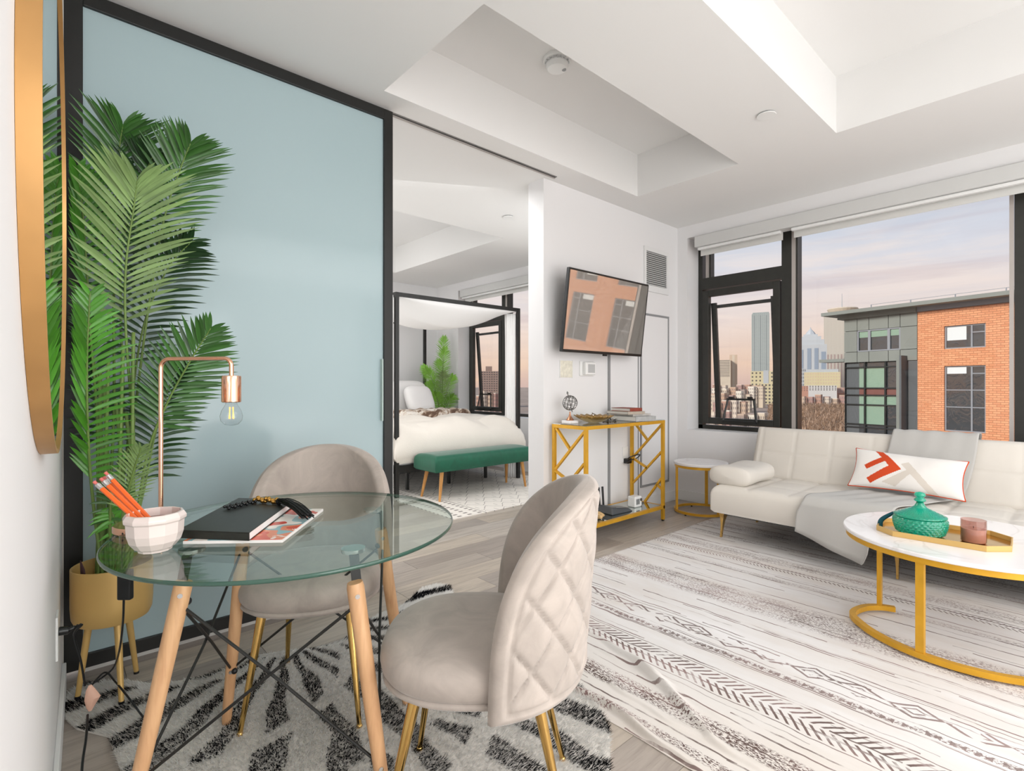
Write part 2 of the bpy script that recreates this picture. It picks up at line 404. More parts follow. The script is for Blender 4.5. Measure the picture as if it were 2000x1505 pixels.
# windows
def window(n, y1, y0, mull):
    """frame from y1 (deep end, casement) to y0; mullion pair positions"""
    XF = 4.985; r = struct('window_%d' % n, MB().box(XF, XF+.07, y0, y1, SILL, SILL+.04).box(XF, XF+.07, y0, y1, HEAD-.05, HEAD).box(XF, XF+.07, y1-.045, y1, SILL, HEAD).box(XF, XF+.07, y0, y0+.045, SILL, HEAD), M_frame)
    ym = y1-.835
    struct('mullion', MB().box(XF-.03, XF+.07, ym-.07, ym+.015, SILL+.04, HEAD-.05), M_frame, r)
    struct('aluminium_strip', MB().box(XF-.035, XF+.06, ym-.105, ym-.072, SILL+.04, HEAD-.05), M_alu, r)
    struct('mullion', MB().box(XF-.03, XF+.07, ym-.12, ym-.106, SILL+.04, HEAD-.05), M_frame, r)
    struct('transom', MB().box(XF-.02, XF+.07, ym+.015, y1-.045, 2.12, 2.235), M_frame, r)
    struct('aluminium_strip', MB().box(XF-.01, XF+.05, y1-.125, y1-.085, 2.235, HEAD-.05), M_alu, r)
    struct('mullion', MB().box(XF-.02, XF+.05, y1-.145, y1-.125, 2.235, HEAD-.05), M_frame, r)
    a, b = ym+.03, y1-.06; s = .062; z0, z1 = SILL+.055, 2.105
    sash = struct('sash', MB().box(XF-.03, XF+.03, a, a+s, z0, z1).box(XF-.03, XF+.03, b-s, b, z0, z1).box(XF-.03, XF+.03, a+s, b-s, z0, z0+s).box(XF-.03, XF+.03, a+s, b-s, z1-s, z1), M_frame, r, bevel=.004)
    # the vent leans out at the bottom: outer frame seen through the pane
    o = .05
    struct('outer_frame', MB().bar((XF+.05, a+s+.02, z1-s-.06), (XF+.15, a+s+.02, z0+.05), .05, .03).bar((XF+.05, b-s-.02, z1-s-.06), (XF+.15, b-s-.02, z0+.05), .05, .03).bar((XF+.05, a+s, z1-s-.10), (XF+.05, b-s, z1-s-.10), .03, .03), M_frame, r)
    yc = (a+b)/2-.02
    struct('operator_handle', MB().bar((XF-.07, yc-.16, z0+.04), (XF-.04, yc-.125, z0+.25), .016).bar((XF-.07, yc+.16, z0+.04), (XF-.04, yc+.125, z0+.25), .016)
           .bar((XF-.04, yc-.135, z0+.25), (XF-.04, yc+.135, z0+.25), .018).bar((XF-.07, yc-.16, z0+.035), (XF-.07, yc+.16, z0+.035), .024).box(XF-.055, XF-.025, yc+.07, yc+.11, z0+.25, z0+.275).box(XF-.055, XF-.025, yc-.11, yc-.07, z0+.25, z0+.275), M_bl, r)
    struct('pane', MB().box(XF+.02, XF+.026, a+s, b-s, z0+s, z1-s), M_glass, r)
    struct('pane', MB().box(XF+.02, XF+.026, ym+.015, y1-.145, 2.235, HEAD-.05), M_glass, r)
    ys_ = [ym-.12]+[q for q in mull]+[y0+.045]
    for i in range(len(ys_)-1):
        hi = ys_[i]-(0 if i == 0 else .05); lo = ys_[i+1]+(0 if i == len(ys_)-2 else .05)
        struct('pane', MB().box(XF+.02, XF+.026, lo, hi, SILL+.04, HEAD-.05), M_glass, r)
    for q in mull:
        struct('mullion', MB().box(XF-.03, XF+.07, q-.05, q+.05, SILL+.04, HEAD-.05), M_frame, r)
        struct('aluminium_strip', MB().box(XF-.034, XF-.02, q+.052, q+.075, SILL+.04, HEAD-.05), M_alu, r)
    return r
window(1, 2.688, -.75, [.30])
window(2, 6.56, 3.75, [4.5])

def blind(y0, y1, label, split):
    r = thing('roller_blind', label, 'blind', (4.80, (y0+y1)/2, 2.5))
    obj('cassette', MB().box(4.74, 4.86, y0, y1, 2.505, 2.612), mat('blind_cassette', 'd2d2d0', .55), r, bevel=.006)
    hs = [(split, y1), (y0, split-.06)] if split else [(y0, y1)]
    for a, b in hs:
        obj('hem_bar', MB().box(4.765, 4.80, a+.01, b-.02, 2.478, 2.503), M_white, r, bevel=.004)
        obj('shade_cloth', MB().box(4.83, 4.834, a+.01, b-.02, 2.43, 2.52), mat('blind_cloth', 'd9d8d4', .9), r)
    return r
blind(-.74, 2.60, 'long white roller blind cassette over the living room window', 1.80)
blind(3.76, 6.48, 'white roller blind cassette over the bedroom window', None)

# sliding glass door and its ceiling track
dr = struct('door_1', MB().box(.10, 1.44, 2.70, 2.712, .07, 2.68), M_frost)
for nm, b in (('stile', (.052, .112, 2.685, 2.725, .02, 2.725)), ('stile', (1.435, 1.49, 2.685, 2.725, .02, 2.725)),
              ('rail', (.112, 1.435, 2.685, 2.725, 2.668, 2.725)), ('rail', (.112, 1.435, 2.685, 2.725, .02, .075))):
    struct(nm, MB().box(*b), M_bl, dr, bevel=.002)
struct('pull_handle', MB().box(1.418, 1.424, 2.675, 2.70, .95, 1.30), mat('clear_strip', 'c5d6cf', .2), dr)
struct('brush_seal', MB().box(.112, 1.49, 2.69, 2.705, .004, .019), mat('pale_brush', 'c9c7c2', .9), dr)
trk = struct('trim_4', MB().box(.05, 2.90, 2.715, 2.722, CZ-.004, CZ), mat('track_grey', '7c7b78', .4, .3))
struct('track_lip', MB().box(.05, 2.90, 2.735, 2.745, CZ-.010, CZ), M_alu, trk)
struct('track_slot', MB().box(.05, 2.90, 2.722, 2.735, CZ-.003, CZ), M_dark, trk)

# ================================================================ ON THE WALLS AND CEILING
# round mirror on the left wall
YM, ZM, RM = 1.45, 1.555, .545
nx = Vector((1, -.045, 0)).normalized(); ty = Vector((.045, 1, 0)).normalized()
r = thing('round_mirror', 'large round mirror with deep gold hoop frame on the left wall', 'mirror', (lx(YM), YM, ZM-RM))
c0 = Vector((lx(YM)+.0005, YM, ZM))
def hoop(R0, R1, d0, d1, n=96):
    mb = MB(); pr = [(R0, d0), (R1, d0), (R1, d1), (R0, d1)]
    return mb.grid(lambda u, v: tuple(c0+nx*pr[int(round(v*4)) % 4][1]+ty*cos(2*PI*u)*pr[int(round(v*4)) % 4][0]+Vector((0, 0, 1))*sin(2*PI*u)*pr[int(round(v*4)) % 4][0]), n, 4, cu=True, cv=True)
obj('hoop_frame', hoop(RM-.008, RM, 0, .026), mat('bronze_gold', 'b98d57', .4, .55, fn=mottled(7, .12)), r, smooth=True)
mb = MB(); vs = [tuple(c0+nx*.0215)]+[tuple(c0+nx*.0215+ty*cos(2*PI*k/96)*(RM-.006)+Vector((0, 0, 1))*sin(2*PI*k/96)*(RM-.006)) for k in range(96)]
mb.add(vs, [(0, 1+k, 1+(k+1) % 96) for k in range(96)])
mb.add([tuple(Vector(q)-nx*.010) for q in vs], [(0, 1+(k+1) % 96, 1+k) for k in range(96)])
obj('mirror_glass', mb, M_mirror, r)

# television
r = thing('television', 'flat black television tilted forward on the wall above the gold console', 'television', (3.41, YF-.02, 1.40))
tx = Matrix.Rotation(rad(7), 3, 'X'); tc_ = Vector((3.41, 2.625, 1.718))
def tv(c, s): return MB().obox(tc_+tx@Vector(c), s, tx)
obj('casing', tv((0, .012, 0), (1.03, .028, .632)), M_dark, r, bevel=.004)
obj('screen', tv((0, -.0035, .006), (1.012, .003, .60)), mat('glossy_screen', 'd0cac2', .02, .72), r)  # pale base colour puts a washed reflection haze into the screen
mb = tv((0, -.004, .306), (1.03, .006, .012)); mb.obox(tc_+tx@Vector((0, -.004, -.306)), (1.03, .008, .016), tx); mb.obox(tc_+tx@Vector((-.511, -.004, 0)), (.009, .006, .62), tx); mb.obox(tc_+tx@Vector((.511, -.004, 0)), (.009, .006, .62), tx)
obj('bezel', mb, M_bl, r, bevel=.001)
obj('sensor', tv((0, -.006, -.322), (.05, .01, .014)), M_bl, r)
obj('wall_bracket', MB().box(3.26, 3.56, 2.765, YF-.001, 1.55, 1.85).box(3.30, 3.34, 2.65, 2.765, 1.6, 1.8).box(3.48, 3.52, 2.65, 2.765, 1.6, 1.8), M_bl, r)

# air vent
r = thing('air_vent', 'square white louvred air vent high beside the television', 'vent', (4.38, YF, 2.05))
obj('back_plate', MB().box(4.20, 4.55, YF-.006, YF, 2.10, 2.42), mat('vent_dark', '6d6e6d', .8), r)
obj('vent_frame', MB().box(4.17, 4.585, YF-.016, YF, 2.42, 2.46).box(4.17, 4.585, YF-.016, YF, 2.04, 2.10).box(4.17, 4.20, YF-.016, YF, 2.10, 2.42).box(4.55, 4.585, YF-.016, YF, 2.10, 2.42), M_trimw, r, bevel=.002)
for k in range(17):
    z = 2.108+k*.0188
    obj('louvre', MB().obox((4.375, YF-.011, z), (.35, .012, .0035), Matrix.Rotation(rad(35), 3, 'X')), M_trimw, r)
# thermostat, blank plate
r = thing('thermostat', 'white box thermostat on the wall under the television', 'thermostat', (3.345, YF, 1.29))
obj('wall_plate', MB().box(3.255, 3.435, YF-.010, YF, 1.228, 1.352), M_white, r, bevel=.004)
obj('body', MB().box(3.285, 3.415, YF-.045, YF-.010, 1.238, 1.342), M_white, r, bevel=.006)
obj('screen', MB().box(3.315, 3.40, YF-.047, YF-.044, 1.255, 1.325), mat('grey_lcd', 'b9bbbb', .3), r)
r = thing('wall_notice', 'small pale printed card on the wall left of the thermostat', 'notice', (3.09, YF, 1.28))
obj('card', MB().box(3.02, 3.165, YF-.006, YF, 1.215, 1.348), mat('cream_card', 'e6e2d2', .6, fn=mottled(40, .12)), r)
obj('frame_edge', MB().box(3.016, 3.02, YF-.008, YF, 1.212, 1.352).box(3.165, 3.169, YF-.008, YF, 1.212, 1.352), M_white, r)
# outlet with adapter behind the console
r = thing('wall_outlet', 'white outlet plate on the wall behind the gold console', 'outlet', (3.87, YF-.006, .50))
obj('cover_plate', MB().box(3.83, 3.92, YF-.013, YF-.006, .46, .60), M_white, r, bevel=.002)
r = thing('plug_adapter', 'black plug adapter with looped cable in the outlet behind the console', 'adapter', (3.87, YF-.02, .47))
obj('adapter_body', MB().box(3.84, 3.93, YF-.06, YF-.014, .455, .50), M_dark, r, bevel=.006)
obj('cable', MB().tube(smoothpath([(3.86, 2.75, .50), (3.83, 2.71, .52), (3.90, 2.69, .535), (3.97, 2.70, .53), (3.95, 2.72, .50), (3.86, 2.72, .49), (3.80, 2.73, .47)]), .005, 6), M_dark, r, smooth=True)
# left wall outlet with plug
yo = 2.09; r = thing('wall_outlet', 'white outlet plate low on the left wall', 'outlet', (lx(yo), yo, .40))
mb = MB().prism([(lx(yo-.04), yo-.04), (lx(yo-.04)+.006, yo-.04), (lx(yo+.04)+.006, yo+.04), (lx(yo+.04), yo+.04)], .33, .46)
obj('cover_plate', mb, M_white, r, bevel=.002)
xo = lx(yo)+.006
r = thing('lamp_cord', 'black desk lamp cord plugged into the left wall and trailing to the floor', 'cord', (xo, yo, .40))
obj('plug', MB().tube([(xo, yo, .405), (xo+.022, yo, .402), (xo+.024, yo, .402), (xo+.036, yo, .406)], [.013, .012, .008, .006], 10).tube([(xo+.036+.004*k, yo, .406+.0006*k) for k in range(6)], [.007, .004, .007, .004, .006, .003], 8), M_dark, r, smooth=True)
cp = [(xo+.055, yo, .409)]+[D(*q) for q in ((145, 1240, 1.62), (158, 1290, 1.66), (166, 1338, 1.68))]
obj('cable', MB().tube(smoothpath(cp), .0035, 6), M_dark, r, smooth=True)
p = Vector(D(176, 1362, 1.68)); obj('inline_switch', MB().tube([p+Vector((0, 0, .042)), p+Vector((0, 0, .028)), p+Vector((.006, -.006, 0)), p+Vector((0, 0, -.03)), p+Vector((0, 0, -.042))], [.004, .011, .021, .010, .004], 8, flat=.45), mat('pink_plastic', 'dcae98', .5), r, smooth=True)
cp = [D(*q) for q in ((171, 1395, 1.66), (168, 1440, 1.58), (160, 1500, 1.5), (158, 1600, 1.37))]
obj('cable', MB().tube(smoothpath(cp), .0035, 6), M_dark, r, smooth=True)
cp = [Zp(240, 1041, .745)]+[D(*q) for q in ((238, 1080, 1.62), (238, 1112, 1.62))]
obj('cable', MB().tube(smoothpath(cp), .003, 6), M_dark, r, smooth=True)
p = Vector(D(245, 1140, 1.62)); obj('dimmer_block', MB().obox(p, (.042, .02, .095), Matrix.Rotation(TH-PI/2, 3, 'Z')), M_dark, r, bevel=.005)
cp = [D(*q) for q in ((242, 1165, 1.62), (240, 1215, 1.66), (233, 1270, 1.75), (222, 1302, 1.9), (205, 1318, 1.95), (180, 1335, 1.9), (178, 1338, 1.88), (205, 1312, 1.9), (225, 1330, 1.88), (250, 1360, 1.8), (280, 1400, 1.76))]
cp = [(a, b, max(c, .012)) for a, b, c in cp]
obj('cable', MB().tube(smoothpath(cp), .0032, 6), M_dark, r, smooth=True)

# ceiling devices
px, py = 2.26, 2.116
r = thing('smoke_detector', 'round white smoke detector inside the ceiling coffer', 'smoke detector', (px, py, 3.02))
obj('base', MB().lathe([(.02, .071), (.082, .071), (.084, .058), (.08, .05)], (px, py, 3.02), 40), M_white, r, smooth=True)
obj('dome', MB().lathe([(0, 0), (.035, 0), (.056, .006), (.064, .02), (.066, .035), (.058, .036), (.058, .05), (.03, .05)], (px, py, 3.02), 40), M_white, r, smooth=True)
for k in range(16):
    a = 2*PI*k/16; obj('vent_fin', MB().obox((px+.066*cos(a), py+.066*sin(a), 3.063), (.012, .004, .012), Matrix.Rotation(a, 3, 'Z')), M_trimw, r)
obj('test_button', MB().lathe([(0, -.003), (.012, -.003), (.013, .004)], (px+.03, py-.028, 3.022), 16), mat('grey_button', '9b9b9b', .5), r)
for px, py, lb in ((3.144, 1.269, 'round white sprinkler cover plate on the living room ceiling'), (3.243, 3.661, 'round white sprinkler cover plate on the bedroom ceiling')):
    r = thing('sprinkler_cover', lb, 'sprinkler', (px, py, CZ-.012))
    obj('cover_disc', MB().lathe([(0, 0), (.05, 0), (.052, .003), (.05, .005)], (px, py, CZ-.012), 36), M_white, r, smooth=True)
    obj('escutcheon', MB().lathe([(.044, .005), (.044, .012)], (px, py, CZ-.012), 36), M_grey, r)

# ================================================================ SOFA GROUP
r = thing('sofa', 'long cream tufted sofa bed on gold feet under the living room window', 'sofa', (4.15, .65, 0))
def seams(step_u, step_v, U0=0, V0=0, dep=.014, wd=.014, puff=.012):
    def f(u, v):
        a = (u-U0)/step_u; b = (v-V0)/step_v
        da = abs(a-round(a))*step_u; db = abs(b-round(b))*step_v
        return -dep*max(math.exp(-(da/wd)**2), math.exp(-(db/wd)**2))+puff*abs(sin(PI*a)*sin(PI*b))**.5
    return f
SY0, SY1 = 1.90, -.62
for nm, a, b in (('seat', SY0, SY1),):
    L = a-b
    mb = MB().pad(lambda u, v, h: (3.70+v, a-u, .205+h), L, .80, .20, .05, 150, 46, seams(.2667, .2667, .0, .0, .008, .014, .011)); obj(nm, mb, M_sofa, r, smooth='all')
    up = Vector((.17, 0, .43)).normalized(); nn = Vector((-up.z, 0, up.x)); b0 = Vector((4.47, 0, .34))
    mb = MB().pad(lambda u, v, h: tuple(b0+up*v+nn*h+Vector((0, a-u, 0))), L, .455, .13, .045, 170, 34, seams(.26, .235, .06, .0, .006, .008, .004)); obj('backrest', mb, M_sofa, r, smooth='all')
obj('base_board', MB().box(3.76, 4.55, SY1+.06, SY0-.06, .19, .206), M_dark, r)
def arm(yc, sgn):
    def M(u, v): # u around, v along X
        a = 2*PI*u; e = min(v, 1-v); k = (1-max(0, 1-e/.09)**2)**.5
        x = 3.74+.52*v; w = .155*k; h = .068*k
        ca, sa = cos(a), sin(a)
        return (x, yc+.02*sgn+w*abs(ca)**.6*(1 if ca > 0 else -1), .475+h*abs(sa)**.75*(1 if sa > 0 else -1)+.006*sin(9*v)*sa)
    return MB().grid(M, 48, 40, cu=True)
obj('armrest', arm(1.775, 1), M_sofa, r, smooth='all'); obj('armrest', arm(-.50, -1), M_sofa, r, smooth='all')
def sofa_leg(x, y, dx, dy):
    mb = MB(); n = 10; vs = []; hs = np.linspace(0, 1, 9)
    for h in hs:
        s_ = .011+.032*h**3.2; zz = .0105+.195*h; ox = dx*.02*(1-h); oy = dy*.02*(1-h)
        vs += [(x+ox+sx_*s_, y+oy+sy_*s_*.55, zz) for sx_, sy_ in ((-1, -1), (1, -1), (1, 1), (-1, 1))]
    fs = [(i*4+k, i*4+(k+1) % 4, (i+1)*4+(k+1) % 4, (i+1)*4+k) for i in range(8) for k in range(4)]+[(3, 2, 1, 0), (32, 33, 34, 35)]
    return mb.add(vs, fs)
for x, y, a, b in ((3.79, 1.84, 0, 1), (3.74, .76, 0, 0), (3.74, .655, 0, 0), (3.79, -.56, 0, -1), (4.42, 1.84, 0, 1), (4.42, .76, 0, 0), (4.42, .655, 0, 0), (4.42, -.56, 0, -1)):
    obj('leg', sofa_leg(x, y, a, b), M_brass, r, smooth=True, bevel=0)

# throw laid down over back, seat and front
prof = [(4.665, .62, .93, .50), (4.668, .755, .93, .49), (4.62, .812, .93, .485), (4.545, .835, .935, .48), (4.49, .812, .94, .48), (4.425, .65, .97, .50), (4.35, .475, 1.0, .53), (4.29, .436, 1.03, .56), (4.05, .436, 1.12, .65), (3.85, .436, 1.19, .71), (3.73, .434, 1.24, .755), (3.682, .40, 1.26, .78), (3.672, .30, 1.275, .83), (3.668, .20, 1.29, .87), (3.665, .0, 1.30, .89)]
pp = smoothpath([(a, b, 0) for a, b, c, d in prof], 4); qq = smoothpath([(c, d, 0) for a, b, c, d in prof], 4)
def throw(u, v):
    i = min(int(v*(len(pp)-1)), len(pp)-1); P = pp[i]; Q = qq[i]
    y = Q.x+(Q.y-Q.x)*u; z = P.y; x = P.x
    if P.y < .39 and x < 3.9:
        k = (.39-P.y)/.39; end = .195-(.195-.065)*u if u < .93 else .065+(u-.93)*1.2
        z = .39-(.39-end)*k; x = 3.668-.012*k-.03*k*u+.010*sin(u*9)*k
    return (x, y+.004*sin(30*v), z+.003*sin(25*u+9*v)*(1 if x > 3.75 else 0))
o = obj('throw_blanket', MB().grid(throw, 40, len(pp)-1), M_throw, None, smooth='all')
s_ = o.modifiers.new('thick', 'SOLIDIFY'); s_.thickness = .006; s_.offset = 0
tag(o, 'pale grey throw blanket laid over the sofa back and hanging off the seat front', 'blanket')

# lumbar cushion
r = thing('lumbar_cushion', 'white oblong cushion with orange and beige stripe motif and orange piping on the sofa', 'cushion', (4.20, .80, .43))
TL, TR, BR, BL = [Vector(q) for q in ((4.335, 1.125, .700), (4.27, .505, .675), (4.10, .50, .455), (4.16, 1.13, .455))]
nc = ((TR-TL).cross(BL-TL)).normalized()
if nc.x > 0: nc = -nc
def cshape(u, v):
    # corners pulled out, sides drawn in
    du = .035*(4*v*(1-v)); dv = .05*(4*u*(1-u)); uu = du+(1-2*du)*u; vv = dv+(1-2*dv)*v
    return TL*(1-uu)*(1-vv)+TR*uu*(1-vv)+BL*(1-uu)*vv+BR*uu*vv
def cth(u, v): return .062*(max(0, 16*u*(1-u)*v*(1-v)))**.42
def side(sg):
    return lambda u, v: tuple(cshape(u, v)+nc*sg*(cth(u, v)+.003*sin(17*u+5*v)*cth(u, v)/.06))
e1 = (705, 100); e2 = (-50, 240); det = e1[0]*e2[1]-e1[1]*e2[0]
def uvz(x, y):
    x -= 970; y -= 195; return ((x*e2[1]-y*e2[0])/det, (e1[0]*y-e1[1]*x)/det)
def inpoly(u, v, P):
    c = False
    for i in range(len(P)):
        (x1, y1), (x2, y2) = P[i-1], P[i]
        if (y1 > v) != (y2 > v) and u < (x2-x1)*(v-y1)/(y2-y1)+x1: c = not c
    return c
OR = [[uvz(*q) for q in P] for P in ([(1108, 215), (1160, 222), (1285, 365), (1205, 345)], [(1022, 322), (1175, 268), (1200, 300), (1043, 352)], [(1048, 410), (1215, 335), (1285, 367), (1075, 442)])]
BE = [[uvz(*q) for q in P] for P in ([(1285, 330), (1335, 316), (1485, 515), (1425, 505)], [(1150, 440), (1320, 372), (1345, 398), (1235, 470)])]
NU, NV = 170, 70
mb = MB().grid(side(1), NU, NV)
mb.mi = []
for i in range(NU):
    for j in range(NV):
        u, v = (i+.5)/NU, (j+.5)/NV
        mb.mi.append(1 if any(inpoly(u, v, P) for P in OR) else 2 if any(inpoly(u, v, P) for P in BE) else 0)
mb.grid(side(-1), 40, 20)
obj('cover', mb, [mat('cushion_white', 'efebe6', .9, fn=fabricfn(400, .3)), mat('cushion_orange', 'd2491c', .9, fn=fabricfn(400, .3)), mat('cushion_beige', 'dcd3c8', .9, fn=fabricfn(400, .3))], r, smooth='all')
edge = [cshape(u, 0) for u in np.linspace(0, 1, 24)]+[cshape(1, v) for v in np.linspace(0, 1, 12)]+[cshape(u, 1) for u in np.linspace(1, 0, 24)]+[cshape(0, v) for v in np.linspace(1, 0, 12)]
obj('piping', MB().tube(edge, .0035, 6), MATS['cushion_orange'], r, smooth='all')

# ================================================================ TABLES
def sqtube(path, w_, m, name, parent, closed=False):
    mb = MB()
    for i in range(len(path)-1): mb.bar(path[i], path[i+1], w_)
    return obj(name, mb, m, parent)
def ringmb(c, R0, R1, z0, z1, a0=0, a1=2*PI, n=72, pts=None):
    mb = MB(); pr = [(R0, z0), (R1, z0), (R1, z1), (R0, z1)]
    full = abs(a1-a0-2*PI) < 1e-6
    mb.grid(lambda u, v: (c[0]+pr[int(round(v*4)) % 4][0]*cos(a0+(a1-a0)*u), c[1]+pr[int(round(v*4)) % 4][0]*sin(a0+(a1-a0)*u), pr[int(round(v*4)) % 4][1]), n, 4, cu=full, cv=True)
    if not full:
        L = len(mb.v)//4; mb.f += [(0, 1, 2, 3), tuple(4*(L-1)+q for q in (3, 2, 1, 0))]; mb.mi += [0, 0]
    return mb
def ribbon(path, w_, h_, z0):            # flat-sided bar bent along a plan path
    P = [Vector((a[0], a[1], 0)) for a in path]; mb = MB(); vs = []
    for i, p in enumerate(P):
        d = (P[min(i+1, len(P)-1)]-P[max(i-1, 0)]).normalized(); s_ = Vector((-d.y, d.x, 0))*w_/2
        vs += [tuple(p-s_+Vector((0, 0, z0))), tuple(p+s_+Vector((0, 0, z0))), tuple(p+s_+Vector((0, 0, z0+h_))), tuple(p-s_+Vector((0, 0, z0+h_)))]
    n = len(P); fs = [(i*4+k, i*4+(k+1) % 4, (i+1)*4+(k+1) % 4, (i+1)*4+k) for i in range(n-1) for k in range(4)]+[(3, 2, 1, 0), tuple(4*(n-1)+q for q in range(4))]
    return mb.add(vs, fs)
# coffee table
CT = (3.15, .39); RC = .470
r = thing('coffee_table', 'round white marble coffee table on a curved gold frame in front of the sofa', 'coffee table', (CT[0], CT[1], 0))
obj('tabletop', MB().lathe([(0, .438), (RC-.004, .438), (RC, .442), (RC, .452), (RC-.004, .456), (0, .456)], (*CT, 0), 96), M_marble, r, smooth=True)
obj('top_ring', ringmb(CT, RC-.045, RC-.012, .412, .4378), M_gold, r, smooth=True)
base = [Zp(x, y, .022)[:2] for x, y in ((1748, 1190), (1718, 1186), (1685, 1188), (1661, 1200), (1652, 1222), (1664, 1246), (1708, 1274), (1768, 1297), (1850, 1325), (1930, 1345), (2000, 1354))]
base += [(2.75, .05), (2.90, -.06), (3.10, -.11), (3.30, -.07)]
def clampb(a, b):
    d_ = math.hypot(a-CT[0], b-CT[1]); k = min(1, (RC-.03)/d_); return (CT[0]+(a-CT[0])*k, CT[1]+(b-CT[1])*k)
legs = [Zp(1718, 1186, .022)[:2], Zp(1768, 1297, .022)[:2], (2.74, .06), (3.18, -.10)]
legs = [clampb(a, b) for a, b in legs]; base = [clampb(a, b) for a, b in base]
obj('base_frame', ribbon(smoothpath([(a, b, 0) for a, b in base], 6), .026, .024, .014), M_gold, r)
for a, b in legs:
    k = Vector((CT[0]-a, CT[1]-b)).normalized()
    obj('leg', MB().bar((a, b, .036), (a, b, .414), .030, .018, up=(0, 0, 1) if 0 else (k.x, k.y, 0)), M_gold, r)
    obj('glide_foot', MB().cyl((a+.04*k.x-.04*k.y, b+.04*k.x*0, .0065), (a+.04*k.x-.04*k.y, b, .0145), .009), M_dark, r)
# side table
ST = (4.43, 2.365); RS = .235
r = thing('side_table', 'small round marble-topped gold side table in the corner by the sofa arm', 'side table', (ST[0], ST[1], 0))
obj('tabletop', MB().lathe([(0, .436), (RS-.004, .436), (RS, .44), (RS, .456), (RS-.004, .46), (0, .46)], (*ST, 0), 72), M_marble, r, smooth=True)
obj('top_ring', ringmb(ST, RS-.03, RS-.008, .414, .4358), M_gold, r, smooth=True)
obj('base_ring', ringmb(ST, RS-.022, RS-.002, .012, .032), M_gold, r, smooth=True)
for a in (138, 250, 15):
    p = (ST[0]+(RS-.016)*cos(rad(a)), ST[1]+(RS-.016)*sin(rad(a)))
    obj('leg', MB().bar((*p, .030), (*p, .416), .026, .016, up=(cos(rad(a)), sin(rad(a)), 0)), M_gold, r)
    q = (ST[0]+(RS-.012)*cos(rad(a+35)), ST[1]+(RS-.012)*sin(rad(a+35))); obj('glide_foot', MB().cyl((*q, 0.0005), (*q, .013), .008), M_dark, r)
# console
CX0, CX1, CY0, CY1, CH = 2.89, 3.925, 2.42, 2.76, .855
r = thing('console_table', 'gold console table with glass shelves and slanted end bars against the wall', 'console table', ((CX0+CX1)/2, (CY0+CY1)/2, 0))
s = .026
for x in (CX0+s/2, CX1-s/2):
    for y in (CY0+s/2, CY1-s/2):
        obj('leg', MB().box(x-s/2, x+s/2, y-s/2, y+s/2, .012, CH-.026), M_gold, r, bevel=.002)
        obj('glide_foot', MB().box(x-.009, x+.009, y-.009, y+.009, 0.0005, .012), M_dark, r)
for z0 in (CH-.026, .105):
    obj('frame_rail', MB().box(CX0, CX1, CY0, CY0+s, z0, z0+s).box(CX0, CX1, CY1-s, CY1, z0, z0+s).box(CX0, CX0+s, CY0+s, CY1-s, z0, z0+s).box(CX1-s, CX1, CY0+s, CY1-s, z0, z0+s), M_gold, r)
obj('glass_shelf', MB().box(CX0+.002, CX1-.002, CY0+.002, CY1-.002, CH+.0005, CH+.006), thin_glass('console_glass', (.90, .96, .94), 2.1), r, label='clear glass top shelf')
obj('mirror_shelf', MB().box(CX0+s+.001, CX1-s-.001, CY0+s+.001, CY1-s-.001, .118, .1305), mat('mirror_shelf', 'c9d0cd', .03, 1), r, label='mirrored lower shelf')
yf, yb = CY0+s, CY1-s
for x in (CX0+s/2, CX1-s/2):
    B = [((yf, .815), (yb, .51)), ((yf, .585), (yb, .28)), ((yf, .36), (CY0+.19, .135)), ((yb-.01, .825), (CY0+.165, .675)), ((yb, .50), (CY0+.165, .43)), ((yf, .27), (CY0+.07, .30))]
    for (ya, za), (yb_, zb_) in B:
        obj('lattice_bar', MB().bar((x, ya, za), (x, yb_, zb_), .016, .022, up=(1, 0, 0)), M_gold, r)
GT = CH+.007
# ---- things on the console
px, py = 2.985, 2.66
r = thing('wire_globe', 'small grey wire globe on a copper foot and white base on the console', 'ornament', (px, py, GT))
obj('base_block', MB().box(px-.045, px+.045, py-.045, py+.045, GT, GT+.022), M_marble, r, bevel=.002)
obj('foot', MB().lathe([(.03, .022), (.031, .026), (.022, .036), (.012, .05), (.006, .07), (.005, .085), (.008, .088), (0, .089)], (px, py, GT), 20), mat('copper', 'c08a6a', .3, .9), r, smooth=True)
gc = Vector((px, py, GT+.155)); mb = MB()
for k in range(6):
    a = PI*k/6; Rm = Matrix.Rotation(a, 3, 'Z'); mb.tube([tuple(gc+Matrix.Rotation(rad(20), 3, 'Y')@(Rm@Vector((.056*cos(q), 0, .056*sin(q))))) for q in np.linspace(0, 2*PI, 33)], .0022, 5, caps=False)
for h in (-.03, 0, .03):
    q_ = math.sqrt(.056**2-h*h); mb.tube([tuple(gc+Matrix.Rotation(rad(20), 3, 'Y')@Vector((q_*cos(q), q_*sin(q), h))) for q in np.linspace(0, 2*PI, 33)], .002, 5, caps=False)
M_pew = mat('pewter', '74726f', .35, .8)
obj('wire_sphere', mb, M_pew, r, smooth='all')
ax = Matrix.Rotation(rad(-20), 3, 'Y')@Vector((0, 0, 1))
obj('axis_arrow', MB().tube([gc-ax*.075, gc+ax*.075, gc+ax*.078, gc+ax*.095], [.0035, .0035, .009, .002], 8), M_pew, r, smooth=True)
px, py = 3.165, 2.575
r = thing('fluted_bowl', 'wide fluted gold bowl with bird finial on the console', 'bowl', (px, py, GT))
def bowl(R, z): return lambda a: 1+.06*cos(18*a)*min(1, max(0, (R-.05)/.08))
mb = MB(); n = 144; pr = [(.04, 0), (.05, .004), (.085, .016), (.12, .034), (.15, .055), (.148, .057), (.118, .038), (.083, .020), (.05, .010), (0, .008)]
vs = []; 
